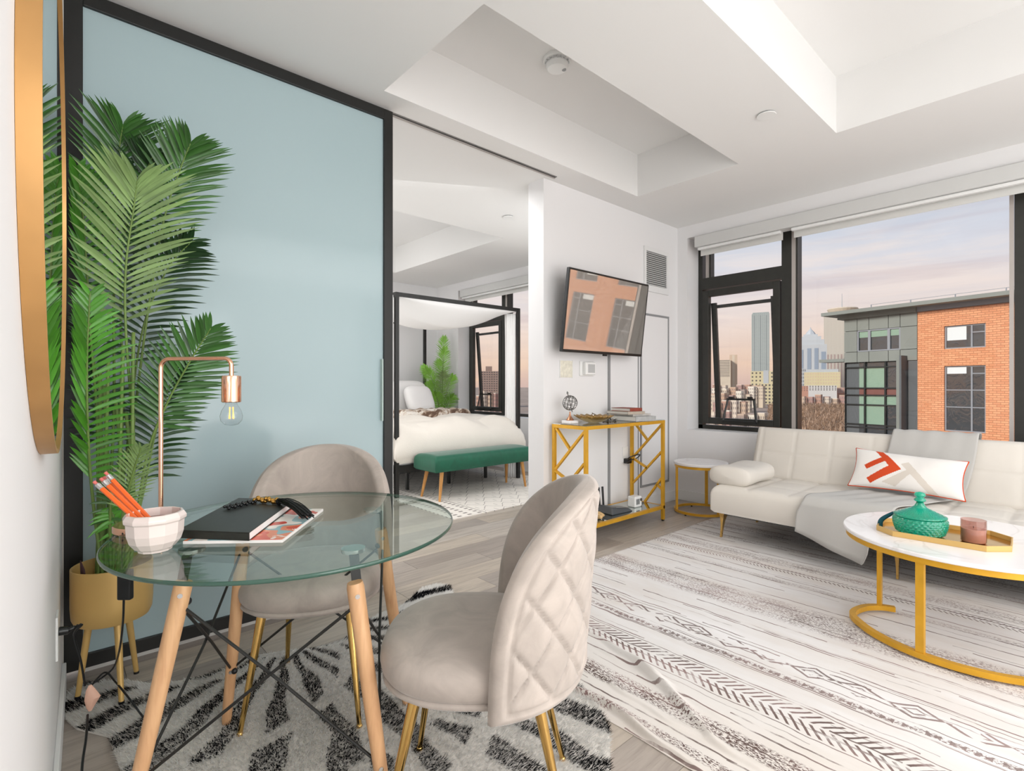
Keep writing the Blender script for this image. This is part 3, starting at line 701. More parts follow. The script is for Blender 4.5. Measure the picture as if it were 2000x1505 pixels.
for R_, z_ in pr:
    for k in range(n):
        a = 2*PI*k/n; q = R_*(1+.055*cos(18*a)*max(0, (R_-.04)/.11)); vs.append((px+q*cos(a), py+q*sin(a), GT+z_+.004*cos(18*a)*max(0, (R_-.04)/.11)))
mb.add(vs, [(i*n+k, i*n+(k+1) % n, (i+1)*n+(k+1) % n, (i+1)*n+k) for i in range(len(pr)-1) for k in range(n)]+[tuple(range(n))[::-1]])
obj('dish', mb, mat('antique_gold', 'b3915a', .28, .9), r, smooth='all')
obj('finial', MB().tube([(px, py, GT+.009), (px, py, GT+.04), (px, py, GT+.06), (px-.012, py+.005, GT+.072), (px+.02, py-.01, GT+.06)], [.004, .004, .011, .007, .003], 8), M_chrome, r, smooth=True)
def book(lb, c, sx_, sy_, z0, h, rz, cover, page='e9e6e0', grp=None):
    r = thing('book', lb, 'book', (c[0], c[1], z0), rz, grp)
    cm = mat('cover_'+cover, cover, .6, fn=mottled(25, .12))
    t_ = min(.003, h*.12)
    obj('cover', MB().box(-sx_/2, sx_/2, -sy_/2, sy_/2, 0, t_).box(-sx_/2, sx_/2, -sy_/2, sy_/2, h-t_, h).box(-sx_/2, -sx_/2+t_, -sy_/2, sy_/2, t_, h-t_), cm, r, world=False)
    obj('pages', MB().box(-sx_/2+t_+.0003, sx_/2-.005, -sy_/2+.004, sy_/2-.004, t_+.0003, h-t_-.0003), mat('pages_'+page, page, .8), r, world=False)
    return r
bz = GT
for lb, c, a, b, h, rz, cv in (('thick grey and white printed book at the bottom of the console stack', (3.64, 2.56), .24, .31, .038, 1.45, 'a9aaa9'),
                               ('white paged book second from the bottom of the console stack', (3.66, 2.60), .23, .27, .016, 1.50, 'c8c4be'),
                               ('slim beige book under the red book on the console', (3.585, 2.58), .19, .25, .022, 1.40, 'b5a99a'),
                               ('small rust red book on top of the console stack', (3.60, 2.58), .15, .20, .026, 1.50, '8f4130')):
    book(lb, c, b, a, bz, h, rz, cv); bz += h+.0005
px, py = 3.44, 2.64
r = thing('bead_garland', 'loose heap of dark and grey beads beside the books on the console', 'ornament', (px, py, GT))
for k in range(26):
    a = k*.55; q = .015+.0022*k
    obj('bead', MB().sphere((px+q*cos(a)*.9, py+q*sin(a), GT+.0075+.004*(k % 3 == 0)), .0075, 8, 6), mat('grey_bead', '8d8783', .4) if k % 2 else M_dark, r, smooth='all')
# ---- lower shelf
SZ = .131
px, py = 3.43, 2.58
r = thing('wifi_router', 'dark grey router with two upright antennas on the lower console shelf', 'router', (px, py, SZ))
mb = MB(); vs = [(px-.13, py-.08, SZ), (px+.13, py-.10, SZ), (px+.15, py+.06, SZ), (px-.12, py+.10, SZ), (px-.10, py-.05, SZ+.055), (px+.10, py-.07, SZ+.026), (px+.12, py+.03, SZ+.022), (px-.10, py+.07, SZ+.06)]
mb.add(vs, [(3, 2, 1, 0), (4, 5, 6, 7), (0, 1, 5, 4), (1, 2, 6, 5), (2, 3, 7, 6), (3, 0, 4, 7)])
obj('body', mb, mat('router_grey', '4c4e50', .35), r, bevel=.012, seg=3)
for dx in (-.080, -.030): obj('antenna', MB().bar((px+dx, py+.085, SZ+.03), (px+dx+.005, py+.10, SZ+.19), .017, .011), M_dark, r, bevel=.003)
obj('light_strip', MB().bar((px-.05, py-.055, SZ+.049), (px+.05, py-.064, SZ+.037), .006, .002), M_chrome, r)
px, py = 3.70, 2.57
r = thing('alarm_clock', 'small white cube clock on the lower console shelf', 'clock', (px, py, SZ))
obj('case', MB().box(px-.05, px+.05, py-.04, py+.04, SZ, SZ+.09), M_white, r, bevel=.012, seg=3)
obj('display', MB().box(px-.036, px+.01, py-.043, py-.039, SZ+.025, SZ+.07), mat('smoked_display', '85898b', .2), r)
obj('dial', MB().cyl((px+.03, py-.039, SZ+.06), (px+.03, py-.046, SZ+.06), .012), M_pew, r, smooth=True)
px, py = 3.14, 2.52
r = thing('sea_sponge', 'small tan coral ornament at the left end of the lower console shelf', 'ornament', (px, py, SZ))
def blob(u, v):
    a = 2*PI*u; p = PI*v; q = .045*(1+.25*sin(5*a+3)*sin(p*3)+.15*cos(9*a)); return (px+q*sin(p)*cos(a), py+q*sin(p)*sin(a), SZ+.028-.028*cos(p))
obj('coral', MB().grid(blob, 36, 18, cu=True), mat('tan_coral', 'c9a877', .8, fn=mottled(60, .25)), r, smooth='all')
obj('stone_foot', MB().lathe([(.024, 0), (.03, .004), (.012, .012)], (px, py, SZ-.0), 16), M_pew, r)

# ---- on the coffee table
TZ = .4565; tcx, tcy = 3.075, .458
r = thing('tray', 'long octagonal gold tray on the coffee table', 'tray', (tcx, tcy, TZ))
rz_ = rad(3)
def octa(hw, hl, c): return [(tcx+a*cos(rz_)-b*sin(rz_), tcy+a*sin(rz_)+b*cos(rz_)) for a, b in ((-hw+c, -hl), (hw-c, -hl), (hw, -hl+c), (hw, hl-c), (hw-c, hl), (-hw+c, hl), (-hw, hl-c), (-hw, -hl+c))]
o1, o2 = octa(.165, .235, .075), octa(.160, .230, .073)
obj('tray_floor', MB().prism(o2, TZ, TZ+.004), M_brass, r)
mb = MB(); n = 8; vs = [(a, b, TZ) for a, b in o1]+[(a, b, TZ+.024) for a, b in o1]+[(a, b, TZ+.024) for a, b in o2]+[(a, b, TZ+.0045) for a, b in o2]
mb.add(vs, [(q*8+k, q*8+(k+1) % 8, (q+1)*8+(k+1) % 8, (q+1)*8+k) for q in range(3) for k in range(8)])
obj('rim', mb, M_brush, r)
TT = TZ+.0045
M_teal = mat('teal_glass', '19c9a4', .05, 0, Transmission_Weight=.6, IOR=1.45, Coat_Weight=.6)
jx, jy = 3.025, .530
r = thing('lidded_jar', 'emerald teal ribbed glass jar with knob lid on the gold tray', 'jar', (jx, jy, TT))
def ribbed(prof, n=30, amp=.05):
    vs = []; N = n*4
    for R_, z_, a_ in prof:
        for k in range(N):
            a = 2*PI*k/N; q = R_*(1+a_*amp*cos(n*a+PI*int(z_/.0105))); vs.append((jx+q*cos(a), jy+q*sin(a), TT+z_))
    m = len(prof); return MB().add(vs, [(i*N+k, i*N+(k+1) % N, (i+1)*N+(k+1) % N, (i+1)*N+k) for i in range(m-1) for k in range(N)]+[tuple(range(N))[::-1], tuple((m-1)*N+k for k in range(N))])
pr = [(.060, 0, 0), (.075, .004, 1)]
for k in range(6):
    z = .010+k*.0105; rr = .090+.010*sin(k/5*PI*.6); pr += [(rr, z, 1), (rr+.004, z+.004, .2), (rr, z+.008, 1)]
pr += [(.098, .078, .2), (.094, .080, 0)]
obj('bowl', ribbed(pr), M_teal, r, smooth='all')
pr = [(.094, .081, 0), (.100, .083, .3), (.099, .088, 1)]
for k in range(6): rr = .095-.0125*k; pr += [(rr, .090+k*.006, 1), (rr-.006, .095+k*.006, .2)]
pr += [(.022, .130, 0), (.016, .140, 0), (.013, .150, 0)]
obj('lid', ribbed(pr, 40, .02), M_teal, r, smooth='all')
obj('knob', MB().lathe([(.013, .1505), (.022, .153), (.024, .160), (.016, .168), (.012, .170), (.020, .175), (.022, .184), (.016, .192), (0, .196)], (jx, jy, TT), 28), M_teal, r, smooth='all')
r = thing('tassel', 'dark teal tassel hanging over the left rim of the gold tray', 'tassel', (jx+.01, jy+.14, TT))
tp = smoothpath([(jx+.05, jy+.075, TT+.075), (jx+.04, jy+.10, TT+.075), (jx+.02, jy+.125, TT+.06), (jx, jy+.15, TT+.035), (jx-.005, jy+.155, TT+.004)])
M_tt = mat('teal_thread', '0b4a55', .9, fn=mottled(80, .3))
obj('strands', MB().tube(tp, list(np.linspace(.007, .014, len(tp))), 10, flat=.8), M_tt, r, smooth=True)
obj('knot', MB().sphere(tuple(tp[0]), .011, 12, 8), M_tt, r, smooth='all')
kx, ky = 3.045, .345
r = thing('candle', 'pale pink candle in a straight glass tumbler on the gold tray', 'candle', (kx, ky, TT))
obj('wax', MB().lathe([(0, 0.002), (.040, .002), (.042, .006), (.042, .060), (0, .061)], (kx, ky, TT), 32), mat('pink_wax', 'cdab9f', .5, Subsurface_Weight=.1), r, smooth=True)
obj('tumbler', MB().lathe([(.036, 0), (.0445, .004), (.0445, .098), (.0425, .098), (.0425, .0615)], (kx, ky, TT), 32, cap=False), thin_glass('pink_glass', (.86, .72, .68), 1.5), r, smooth=True)
obj('wick', MB().cyl((kx, ky, TT+.061), (kx, ky, TT+.07), .0012, n=6), M_dark, r)

# ================================================================ DINING SET
TC = (.562, 1.600); RT_ = .468; GZ = .735
r = thing('dining_table', 'round glass dining table on splayed beech legs with black wire bracing', 'dining table', (TC[0], TC[1], 0))
obj('glass_top', MB().lathe([(0, GZ-.010), (RT_-.001, GZ-.010)], (*TC, 0), 128, cap=False).lathe([(RT_-.001, GZ), (0, GZ)], (*TC, 0), 128, cap=False), M_tglass, r, label='clear glass top')
obj('glass_rim', MB().lathe([(RT_-.001, GZ-.0101), (RT_+.001, GZ-.009), (RT_+.002, GZ-.005), (RT_+.001, GZ-.001), (RT_-.001, GZ+.0001)], (*TC, 0), 128, cap=False), M_tedge, r, smooth='all', label='green polished glass rim')
for nm in ('glass_rim',): pass
DISC = [(.287, 1.575), (.525, 1.90), (.602, 1.294), (.842, 1.66)]
TOP = [(.262, 1.535), (.50, 1.915), (.580, 1.238), (.862, 1.64)]
FOOT = [(.130, 1.545), (.456, 1.955), (.652, 1.192), (.968, 1.645)]
LG = []
for d_, t_, f_ in zip(DISC, TOP, FOOT):
    tp_ = Vector((*t_, .655)); fp = Vector((*f_, .008)); LG.append((tp_, fp))
    lg = obj('leg', MB().tube([fp, fp+(tp_-fp)*.03, fp+(tp_-fp)*.5, tp_-(tp_-fp)*.02, tp_], [.0135, .0155, .0195, .0215, .019], 20), M_beech, r, smooth=True)
    for k in (.955, .28):
        c_ = fp+(tp_-fp)*k; ob = Vector((-.3, -.95, 0)).normalized(); rr = .0195 if k < .5 else .0215
        obj('screw', MB().cyl(tuple(c_+ob*(rr-.002)), tuple(c_+ob*(rr+.001)), .006), M_chrome, lg, smooth=True)
    dv = Vector((*d_, .712)); tv_ = Vector((tp_.x, tp_.y, .712)); out = (tv_-dv); out.normalize()
    el = dv+out*.030
    br = obj('bracket', MB().bar(tuple(dv), tuple(el), .024, .004).bar(tuple(el+Vector((0, 0, .001))), tuple(tp_+(fp-tp_)*.16+Vector((0, 0, 0))), .004, .024, up=tuple(out.cross(Vector((0, 0, 1))))), M_bl, r)
    obj('suction_disc', MB().lathe([(0, .7145), (.030, .7145), (.031, .718), (.031, .7245), (0, .7248)], (d_[0], d_[1], 0), 28), mat('steel_disc', 'b7c0bc', .2, .9), r, smooth=True)
def on(i, z):
    a, b = LG[i]; k = (z-b.z)/(a.z-b.z); return b+(a-b)*k
for i, j in ((0, 2), (2, 3), (3, 1), (1, 0)):
    for za, zb in ((.60, .19), (.19, .60)):
        A, B = on(i, za), on(j, zb)
        bow = (Vector((TC[0], TC[1], (A.z+B.z)/2))-(A+B)/2)*.05*(1 if za > zb else .5)
        obj('brace_wire', MB().tube([A, (A+B)/2+bow, B], .004, 8), M_bl, r, smooth=True)
for i in range(4):
    for z in (.60, .19):
        p = on(i, z)+(Vector((TC[0], TC[1], z))-on(i, z)).normalized()*.02
        obj('bolt_knot', MB().sphere(tuple(p), .010, 10, 8), M_dark, r, smooth='all')

def make_chair(label, c, rz):
    r = thing('velvet_chair', label, 'chair', (c[0], c[1], 0), rz, 'velvet dining chairs')
    def sq(a): return 1/((abs(cos(a))**2.4+abs(sin(a))**2.4)**(1/2.4))
    pr = [(.16, .400), (.215, .402), (.232, .410), (.242, .425), (.246, .445), (.244, .465), (.236, .482), (.215, .495), (.17, .503), (.10, .507), (0, .508)]
    obj('seat', MB().lathe(pr, (0, .012, 0), 72, sq=sq), M_velvet, r, smooth='all', world=False)
    obj('seat_skirt', MB().lathe([(.10, .388), (.225, .390), (.240, .402), (.236, .412), (.20, .412)], (0, .012, 0), 72, sq=sq), M_velvet, r, smooth='all', world=False)
    z0, z1 = .380, .900; H_ = z1-z0
    def P(s_, t_, side):
        t_ = sin(t_*PI/2)**1.15
        Th = rad(81)*(max(0, 1-t_**3.3))**.52
        z = z0+H_*t_; a = s_*Th; R_ = .260+.03*t_*cos(a)**2
        de = min((1-abs(s_))*Th*R_, (1-t_)*H_*1.3, t_*H_*1.2)
        e = max(0, 1-de/.035); ht = .029*math.sqrt(max(0, 1-e*e))
        off = ht*side
        if side > 0:
            aa = a*R_/.112; bb = (z-.42)/.150; q1 = aa+bb; q2 = aa-bb
            d1 = abs(q1-round(q1)); d2 = abs(q2-round(q2)); k = min(1, max(0, (de-.035)/.02))
            off += k*(-.012*max(math.exp(-(d1/.038)**2), math.exp(-(d2/.038)**2))+.005*abs(sin(PI*q1)*sin(PI*q2))**.6)
            off -= .006*math.exp(-((de-.037)/.005)**2)
        R2 = R_+off; return (R2*sin(a), -R2*cos(a)-.012*t_, z)
    NU_, NV_ = 150, 90
    mb = MB().grid(lambda u, v: P(2*u-1, v, 1), NU_, NV_).grid(lambda u, v: P(1-2*u, v, -1), 60, 40)
    obj('backrest', mb, M_velvet, r, smooth='all', world=False)
    for fx, fy, tx_, ty_ in ((-.185, .225, -.14, .14), (.195, .20, .14, .14), (-.165, -.235, -.12, -.15), (.155, -.245, .12, -.15)):
        f_ = Vector((fx, fy, .012)); t_ = Vector((tx_, ty_, .40))
        lg = obj('leg', MB().tube([f_, f_+(t_-f_)*.5, t_], [.0075, .0115, .0165], 18), M_brass, r, smooth=True, world=False)
        obj('ball_foot', MB().sphere((fx, fy, .0105), .0105, 12, 8), M_brass, lg, smooth='all', world=False)
    return r
c1_ = make_chair('greige velvet chair nearest the camera, showing its diamond-quilted back', (.890, 1.130), math.atan2(.785, -.62)-PI/2+rad(9))
c2_ = copy_tree(c1_); c2_.location = (.745, 1.925, 0); c2_.rotation_euler = (0, 0, math.atan2(-.85, -.53)-PI/2)
c2_['label'] = 'greige velvet chair on the far side of the glass table, before the sliding door'

# ---- on the dining table
T0 = GZ+.0005
bx, by = .206, 1.575
r = thing('pencil_bowl', 'faceted blush white ceramic bowl at the left edge of the glass table', 'bowl', (bx, by, T0))
M_cer = mat('blush_ceramic', 'eadcd6', .22, Coat_Weight=.5)
obj('bowl', MB().lathe([(0, 0), (.036, 0), (.038, .006), (.044, .010), (.056, .026), (.062, .046), (.0635, .074), (.068, .078), (.0685, .086), (.062, .096), (.056, .097), (.055, .076), (.050, .03), (.03, .012), (0, .012)], (bx, by, T0), 12, ph=.2), M_cer, r, bevel=.0015)
obj('inner_glaze', MB().lathe([(0, .0125), (.03, .0125), (.0495, .030), (.0545, .076)], (bx, by, T0), 12, ph=.2, cap=False), mat('brown_glaze', '8a5a48', .4), r)
for i, (ax_, ay_, bx_, by_, bz_, dp, lb) in enumerate(((184, 940, .012, -.028, .022, 1.30, 'leftmost and lowest of the orange pencils'), (197, 934, .020, -.012, .022, 1.32, 'second orange pencil from the left in the bowl'), (206, 922, .028, .004, .022, 1.335, 'topmost of the orange pencils'), (203, 931, .014, .016, .022, 1.35, 'orange pencil behind the others in the bowl'))):
    a = Vector(D(ax_, ay_, dp)); b = Vector((bx+bx_, by+by_, T0+bz_)); 
    r = thing('pencil', lb+', in the white bowl' if 'bowl' not in lb else lb, 'pencil', tuple(b), 0, 'orange pencils in the bowl')
    d = (b-a); L = d.length; d.normalize()
    obj('shaft', MB().tube([a+d*.026, b-d*.012], .0056, 6), mat('pencil_orange', 'f06a22', .35), r)
    obj('sharpened_tip', MB().tube([b-d*.012, b], [.0056, .001], 6), M_beech, r)
    obj('ferrule', MB().tube([a+d*.010, a+d*.013, a+d*.0145, a+d*.019, a+d*.0205, a+d*.0265], [.0058, .0061, .0054, .0061, .0055, .0061], 12), M_chrome, r, smooth=True)
    obj('eraser', MB().tube([a, a+d*.002, a+d*.010], [.0045, .0037, .0037], 12), mat('eraser_pink', 'd9736b', .7), r, smooth=True)
# lamp
lb_ = Zp(290, 1018, .755); sp = Vector(D(320, 980, 1.555)); lbx, lby = lb_[0], lb_[1]
r = thing('desk_lamp', 'rose gold desk lamp with bare filament bulb on the glass table', 'lamp', (lbx, lby, T0))
obj('base', MB().lathe([(0, 0), (.082, 0), (.085, .003), (.085, .017), (.082, .020), (0, .020)], (lbx, lby, T0), 48), M_rose, r, smooth=True)
sx0, sy0 = lbx+(sp.x-lbx)*.8, lby+(sp.y-lby)*.8
S0 = Vector((sx0, sy0, 0)); dS = S0.x*FW[0]+S0.y*FW[1]; S1 = Vector(D(323, 700, dS)); ztop = S1.z
A1 = Vector(D(452, 700, dS-.03)); 
st = [Vector((S0.x, S0.y, T0+.020)), Vector((S0.x, S0.y, ztop-.03)), Vector((S0.x, S0.y, ztop-.03))]
hd = Vector((A1.x-S0.x, A1.y-S0.y, 0)); hl = hd.length; hd.normalize()
pth = [(0, T0+.020), (0, ztop-.10)]+[(.028-.028*cos(a), ztop-.028+.028*sin(a)) for a in np.linspace(0, PI/2, 8)]+[(hl-.022+.022*sin(a), ztop-.022+.022*cos(a)) for a in np.linspace(0, PI/2, 8)]+[(hl, ztop-.052)]
obj('stem', MB().tube([S0+hd*a+Vector((0, 0, b)) for a, b in pth], .0062, 14), M_rose, r, smooth=True, ang=80)
so_ = S0+hd*hl; zt = ztop-.050
obj('socket', MB().lathe([(.010, 0), (.025, -.001), (.026, -.004), (.026, -.076), (.024, -.078), (.022, -.05)], (so_.x, so_.y, zt), 36), M_rose, r, smooth=True)
blb = obj('bulb', MB().lathe([(.014, -.074), (.016, -.085), (.026, -.102), (.030, -.118), (.028, -.132), (.018, -.143), (0, -.147)], (so_.x, so_.y, zt), 32), thin_glass('bulb_glass', (.95, .96, .97), 1.5), r, smooth='all', label='clear round filament bulb')
mb = MB()
for k in range(4):
    a = PI/2*k+.4; mb.cyl((so_.x+.006*cos(a), so_.y+.006*sin(a), zt-.092), (so_.x+.007*cos(a+.4), so_.y+.007*sin(a+.4), zt-.126), .0016, n=6)
mf = mat('filament_amber', 'f2b34a', .5, Emission_Color=(1, .62, .18, 1), Emission_Strength=.9)
obj('filament', mb, mf, blb)
# magazine and notebook
Bq = Vector((.466, 1.425)); e = Vector((.22, .272)).normalized(); pq = Vector((-e.y, e.x))
def quad(B_, L, W): return [(B_+pq*W)[:], B_[:], (B_+e*L)[:], (B_+e*L+pq*W)[:]]
r = thing('magazine', 'colourful magazine with white spine under the black notebook', 'magazine', (.46, 1.62, T0), math.atan2(e.y, e.x))
def magfn(t, b, c):
    v, x, y, z = t.coords(); n = t.noise(v, 22, 3, .6, .8); n2 = t.noise(v, 9, 1)
    a = t.ramp(n2, [(0, lin('d8553a')), (.38, lin('d8553a')), (.42, lin('e58a62')), (.5, lin('8fb9bf')), (.56, lin('ece7de')), (.64, lin('c9432e'))], 'CONSTANT')
    t.l.new(t.mix((n > .66)*1.0, a, lin('f0e6da')), b.inputs['Base Color'])
qd = quad(Vector((0, 0)), .345, .255)
qm = MB().prism([(0, 0), (.345, 0), (.345, .255), (0, .255)], 0, .0075)
off = Matrix.Rotation(-math.atan2(e.y, e.x), 2)@Vector((.466-.46, 1.425-1.62)); qm.v = [(a+off.x, b+off.y, c) for a, b, c in qm.v]
obj('pages', qm, mat('magazine_paper', 'f0ece9', .5), r, world=False)
qm = MB().prism([(.002, .002), (.343, .002), (.343, .254), (.002, .254)], .0078, .0086); qm.v = [(a+off.x, b+off.y, c) for a, b, c in qm.v]
obj('cover', qm, mat('magazine_cover', 'd8553a', .25, fn=magfn), r, world=False)
NZ = T0+.009
A_, B_, C_, D_ = [Vector(q) for q in ((.262, 1.622), (.396, 1.468), (.625, 1.79), (.494, 1.945))]
D_ = A_+(C_-B_)
r = thing('notebook', 'thick black hardback notebook on the magazine on the glass table', 'notebook', (.44, 1.70, NZ))
def inset(k, P=(A_, B_, C_, D_)):
    c_ = sum((p for p in P), Vector((0, 0)))/4; return [tuple(c_+(p-c_)*(1-k)) for p in P]
obj('back_cover', MB().prism([tuple(p) for p in (A_, B_, C_, D_)], NZ, NZ+.0025), mat('black_leatherette', '24241f', .42, fn=mottled(60, .15)), r)
obj('page_block', MB().prism([tuple(p) for p in (A_+(D_-A_)*.01, B_+(C_-B_)*.01, B_+(C_-B_)*.985+(A_-B_)*.02, A_+(D_-A_)*.985+(B_-A_)*.02)], NZ+.0026, NZ+.0195), mat('notebook_paper', 'f1efec', .6), r)
obj('front_cover', MB().prism([tuple(p) for p in (A_, B_, C_, D_)], NZ+.0196, NZ+.022), MATS['black_leatherette'], r, bevel=.001)
obj('spine', MB().prism([tuple(p) for p in (A_, B_, B_+(C_-B_)*.008, A_+(D_-A_)*.008)], NZ+.0026, NZ+.0195), MATS['black_leatherette'], r)
# bead bracelet with tassel
BZ = NZ+.0225
p0 = Vector(Zp(440, 992, BZ+.004)); p1 = Vector(Zp(500, 978, BZ+.004)); p2 = Vector(Zp(545, 982, BZ+.004)); p3 = Vector(Zp(604, 1002, T0+.03))
r = thing('bead_bracelet', 'black and gold bead bracelet with black tassel lying on the notebook', 'bracelet', (p1.x, p1.y, BZ))
M_bb = mat('black_bead', '16171a', .12); M_gb = mat('gold_bead', 'c99b52', .3, 1)
dv = (p1-p0); sd = Vector((-dv.y, dv.x, 0)).normalized()
for k in range(22):
    u = k/21; a = PI*(.12+.88*1*u)*1.0
    q = p0+dv*(abs(1-2*u))+sd*(.010 if u > .5 else -.010)
    if u in (0, 1): continue
    obj('black_bead', MB().sphere((q.x, q.y, BZ+.0045+.003*(k % 2)), .0048, 10, 8), M_bb, r, smooth='all')
for k in range(14):
    q = p1+(p2-p1)*(k/13)+sd*(.006*(-1)**k); obj('gold_bead', MB().sphere((q.x, q.y, BZ+.0075+.004*(k % 3)), .0075, 10, 8), M_gb, r, smooth='all')
M_bt = mat('black_thread', '0c0c0e', .6)
tsl = obj('tassel', MB().sphere(tuple(p2+Vector((0, 0, .006))), .011, 12, 8), M_bt, r, smooth='all')
mb = MB(); pd = Vector((p3-p2).cross(Vector((0, 0, 1)))).normalized()
for k in range(46):
    a_, b_ = random.uniform(-1, 1), random.uniform(0, 1); q3 = p3+pd*a_*.020+(p3-p2)*random.uniform(-.16, .05)
    pa = smoothpath([p2+pd*a_*.006+Vector((0, 0, .004+.008*b_)), p2+(p3-p2)*.22+pd*a_*.014+Vector((0, 0, .006+.016*b_)), p2+(p3-p2)*.6+pd*a_*.019+Vector((0, 0, .002+.013*b_)), q3+Vector((0, 0, -.016+.014*b_))], 4)
    mb.tube(pa, .0017, 5)
obj('strands', mb, M_bt, tsl, smooth='all', kind='stuff')

# ================================================================ PALMS AND PLANTER
plx, ply = .188, 2.437
r = thing('planter', 'gold cylindrical planter on three thin legs beside the left wall', 'planter', (plx, ply, 0))
obj('pot', MB().lathe([(0, .285), (.095, .285), (.113, .292), (.121, .31), (.124, .35), (.124, .488), (.121, .490), (.118, .486), (.117, .36), (0, .36)], (plx, ply, 0), 56), M_brush, r, smooth=True)
obj('soil', MB().lathe([(0, .430), (.08, .436), (.116, .430)], (plx, ply, 0), 24), mat('moss', '3a3a22', .95, fn=mottled(60, .5, .6, 60, .02)), r, smooth=True)
for fx, fy in ((.088, 2.462), (.203, 2.318), (.268, 2.520)):
    dx, dy = fx-plx, fy-ply; k = .07/math.hypot(dx, dy)
    lg = obj('leg', MB().tube([(fx, fy, .02), (plx+dx*k, ply+dy*k, .286)], [.0085, .0125], 16), M_brush, r, smooth=True)
    obj('foot_cap', MB().tube([(fx, fy, .0135), (fx, fy, .022)], [.0095, .0095], 12), M_dark, lg, smooth=True)
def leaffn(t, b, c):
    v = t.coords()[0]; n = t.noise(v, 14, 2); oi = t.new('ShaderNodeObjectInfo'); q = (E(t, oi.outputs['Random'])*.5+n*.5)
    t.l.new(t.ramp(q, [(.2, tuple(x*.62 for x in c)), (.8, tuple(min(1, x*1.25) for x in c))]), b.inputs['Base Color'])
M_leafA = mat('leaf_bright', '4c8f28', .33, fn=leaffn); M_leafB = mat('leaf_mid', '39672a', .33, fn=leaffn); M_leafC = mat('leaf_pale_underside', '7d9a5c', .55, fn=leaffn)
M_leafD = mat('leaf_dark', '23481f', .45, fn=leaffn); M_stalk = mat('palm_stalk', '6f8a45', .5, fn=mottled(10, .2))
LEAFN = [0]
def leaflet(mb, p, d, up, L, wd, droop=.25, curl=.0):
    d = d.normalized(); s_ = d.cross(up).normalized(); n_ = s_.cross(d)
    ks = (0, .18, .45, .75, 1); ws = (.25, .85, 1, .7, .03); vs = []
    for k, w_ in zip(ks, ws):
        c_ = p+d*L*k-Vector((0, 0, 1))*L*droop*k*k+n_*curl*L*k*k
        vs += [tuple(c_-s_*wd*w_+n_*wd*w_*.35), tuple(c_), tuple(c_+s_*wd*w_+n_*wd*w_*.35)]
    fs = []
    for i in range(4): a = i*3; fs += [(a, a+3, a+4, a+1), (a+1, a+4, a+5, a+2)]
    mb.add(vs, fs)
def frond(root, pts, t0, n, L, wd, m, ang=48, droop=.2, indiv=True, face=None, asym=(1, 1), prof_=None, xmin=None):
    n = int(n*1.25); wd *= .80
    P = smoothpath(pts, 10); N = len(P)
    rr = [.0052*(1-.75*i/N)+.0008 for i in range(N)]
    fr = obj('frond', MB().tube(P, rr, 6), M_stalk, root, smooth='all')
    mb_all = MB()
    for k in range(n):
        u = t0+(1-t0)*(k+.5)/n; i = min(int(u*(N-1)), N-2); p = P[i]+(P[i+1]-P[i])*(u*(N-1)-i); T = (P[i+1]-P[i]).normalized()
        v_ = (Vector((0, 0, EYE))-p).normalized() if face is None else Vector(face).normalized()
        S = T.cross(v_).normalized(); q = (u-t0)/(1-t0)
        Lk = L*((.60+.9*q) if q < .35 else (.95 if q < .6 else .95-.60*(q-.6)/.4))
        a0 = rad(ang*(1.18-.72*q))
        for sg in (-1, 1):
            d = T*cos(a0)+S*sin(a0)*sg+v_*random.uniform(-.18, .28); d += Vector((random.uniform(-.05, .05), random.uniform(-.05, .05), random.uniform(-.05, .05)))
            LL = Lk*asym[0 if sg < 0 else 1]*random.uniform(.92, 1.06)
            if LL < .02: continue
            if root.location.y < 3:                       # leaves bend away from the left wall
                d.normalize(); lim = .062
                if p.x+d.x*LL < lim:
                    nx_ = max(-.95, min(.95, (lim-p.x)/LL)); q_ = math.sqrt((1-nx_*nx_)/max(1e-4, 1-d.x*d.x)); d = Vector((nx_, d.y*q_, d.z*q_))
            if p.y+d.normalized().y*LL > 2.66 and root['category'] == 'plant' and root.location.y < 3: d.y = min(d.y, .3*(2.66-p.y)/LL)
            if indiv and LEAFN[0] < 290:
                mb = MB(); leaflet(mb, p, d, v_, LL, wd, droop); obj('leaflet', mb, m, fr, smooth='all'); LEAFN[0] += 1
            else: leaflet(mb_all, p, d, v_, LL, wd, droop)
    if mb_all.v: obj('leaflets', mb_all, m, fr, smooth='all', kind='stuff')
    return fr
pr_ = thing('palm_plant', 'tall artificial areca palm in the gold planter by the left wall', 'plant', (plx, ply, .44))
Bp = lambda dx, dy: (plx+dx, ply+dy, .44)
# (base offset, pixel path with distances, ...)
frond(pr_, [Bp(-.03, -.03), D(182, 980, 1.86), D(172, 850, 1.80), D(170, 700, 1.74), D(176, 570, 1.70)], .33, 25, .19, .0088, M_leafA, 62, .22, xmin=1)
frond(pr_, [Bp(.03, -.02), D(262, 900, 1.98), D(246, 650, 1.95), D(246, 520, 1.93), D(262, 400, 1.90), D(268, 352, 1.88)], .42, 24, .30, .0095, M_leafC, 52, .16, xmin=1)
frond(pr_, [Bp(.05, .01), D(285, 900, 2.02), D(320, 800, 2.02), D(368, 710, 2.02), D(412, 640, 2.0)], .40, 22, .21, .0095, M_leafB, 60, .10, xmin=1)
frond(pr_, [Bp(.02, .04), D(262, 820, 2.1), D(290, 600, 2.1), D(320, 430, 2.08), D(352, 330, 2.06), D(372, 280, 2.04)], .50, 24, .24, .0088, M_leafB, 52, .14, xmin=1)
frond(pr_, [Bp(-.02, .05), D(222, 820, 2.08), D(222, 600, 2.08), D(226, 420, 2.06), D(232, 300, 2.02), D(240, 245, 1.99)], .52, 24, .26, .0090, M_leafB, 52, .16, xmin=1)
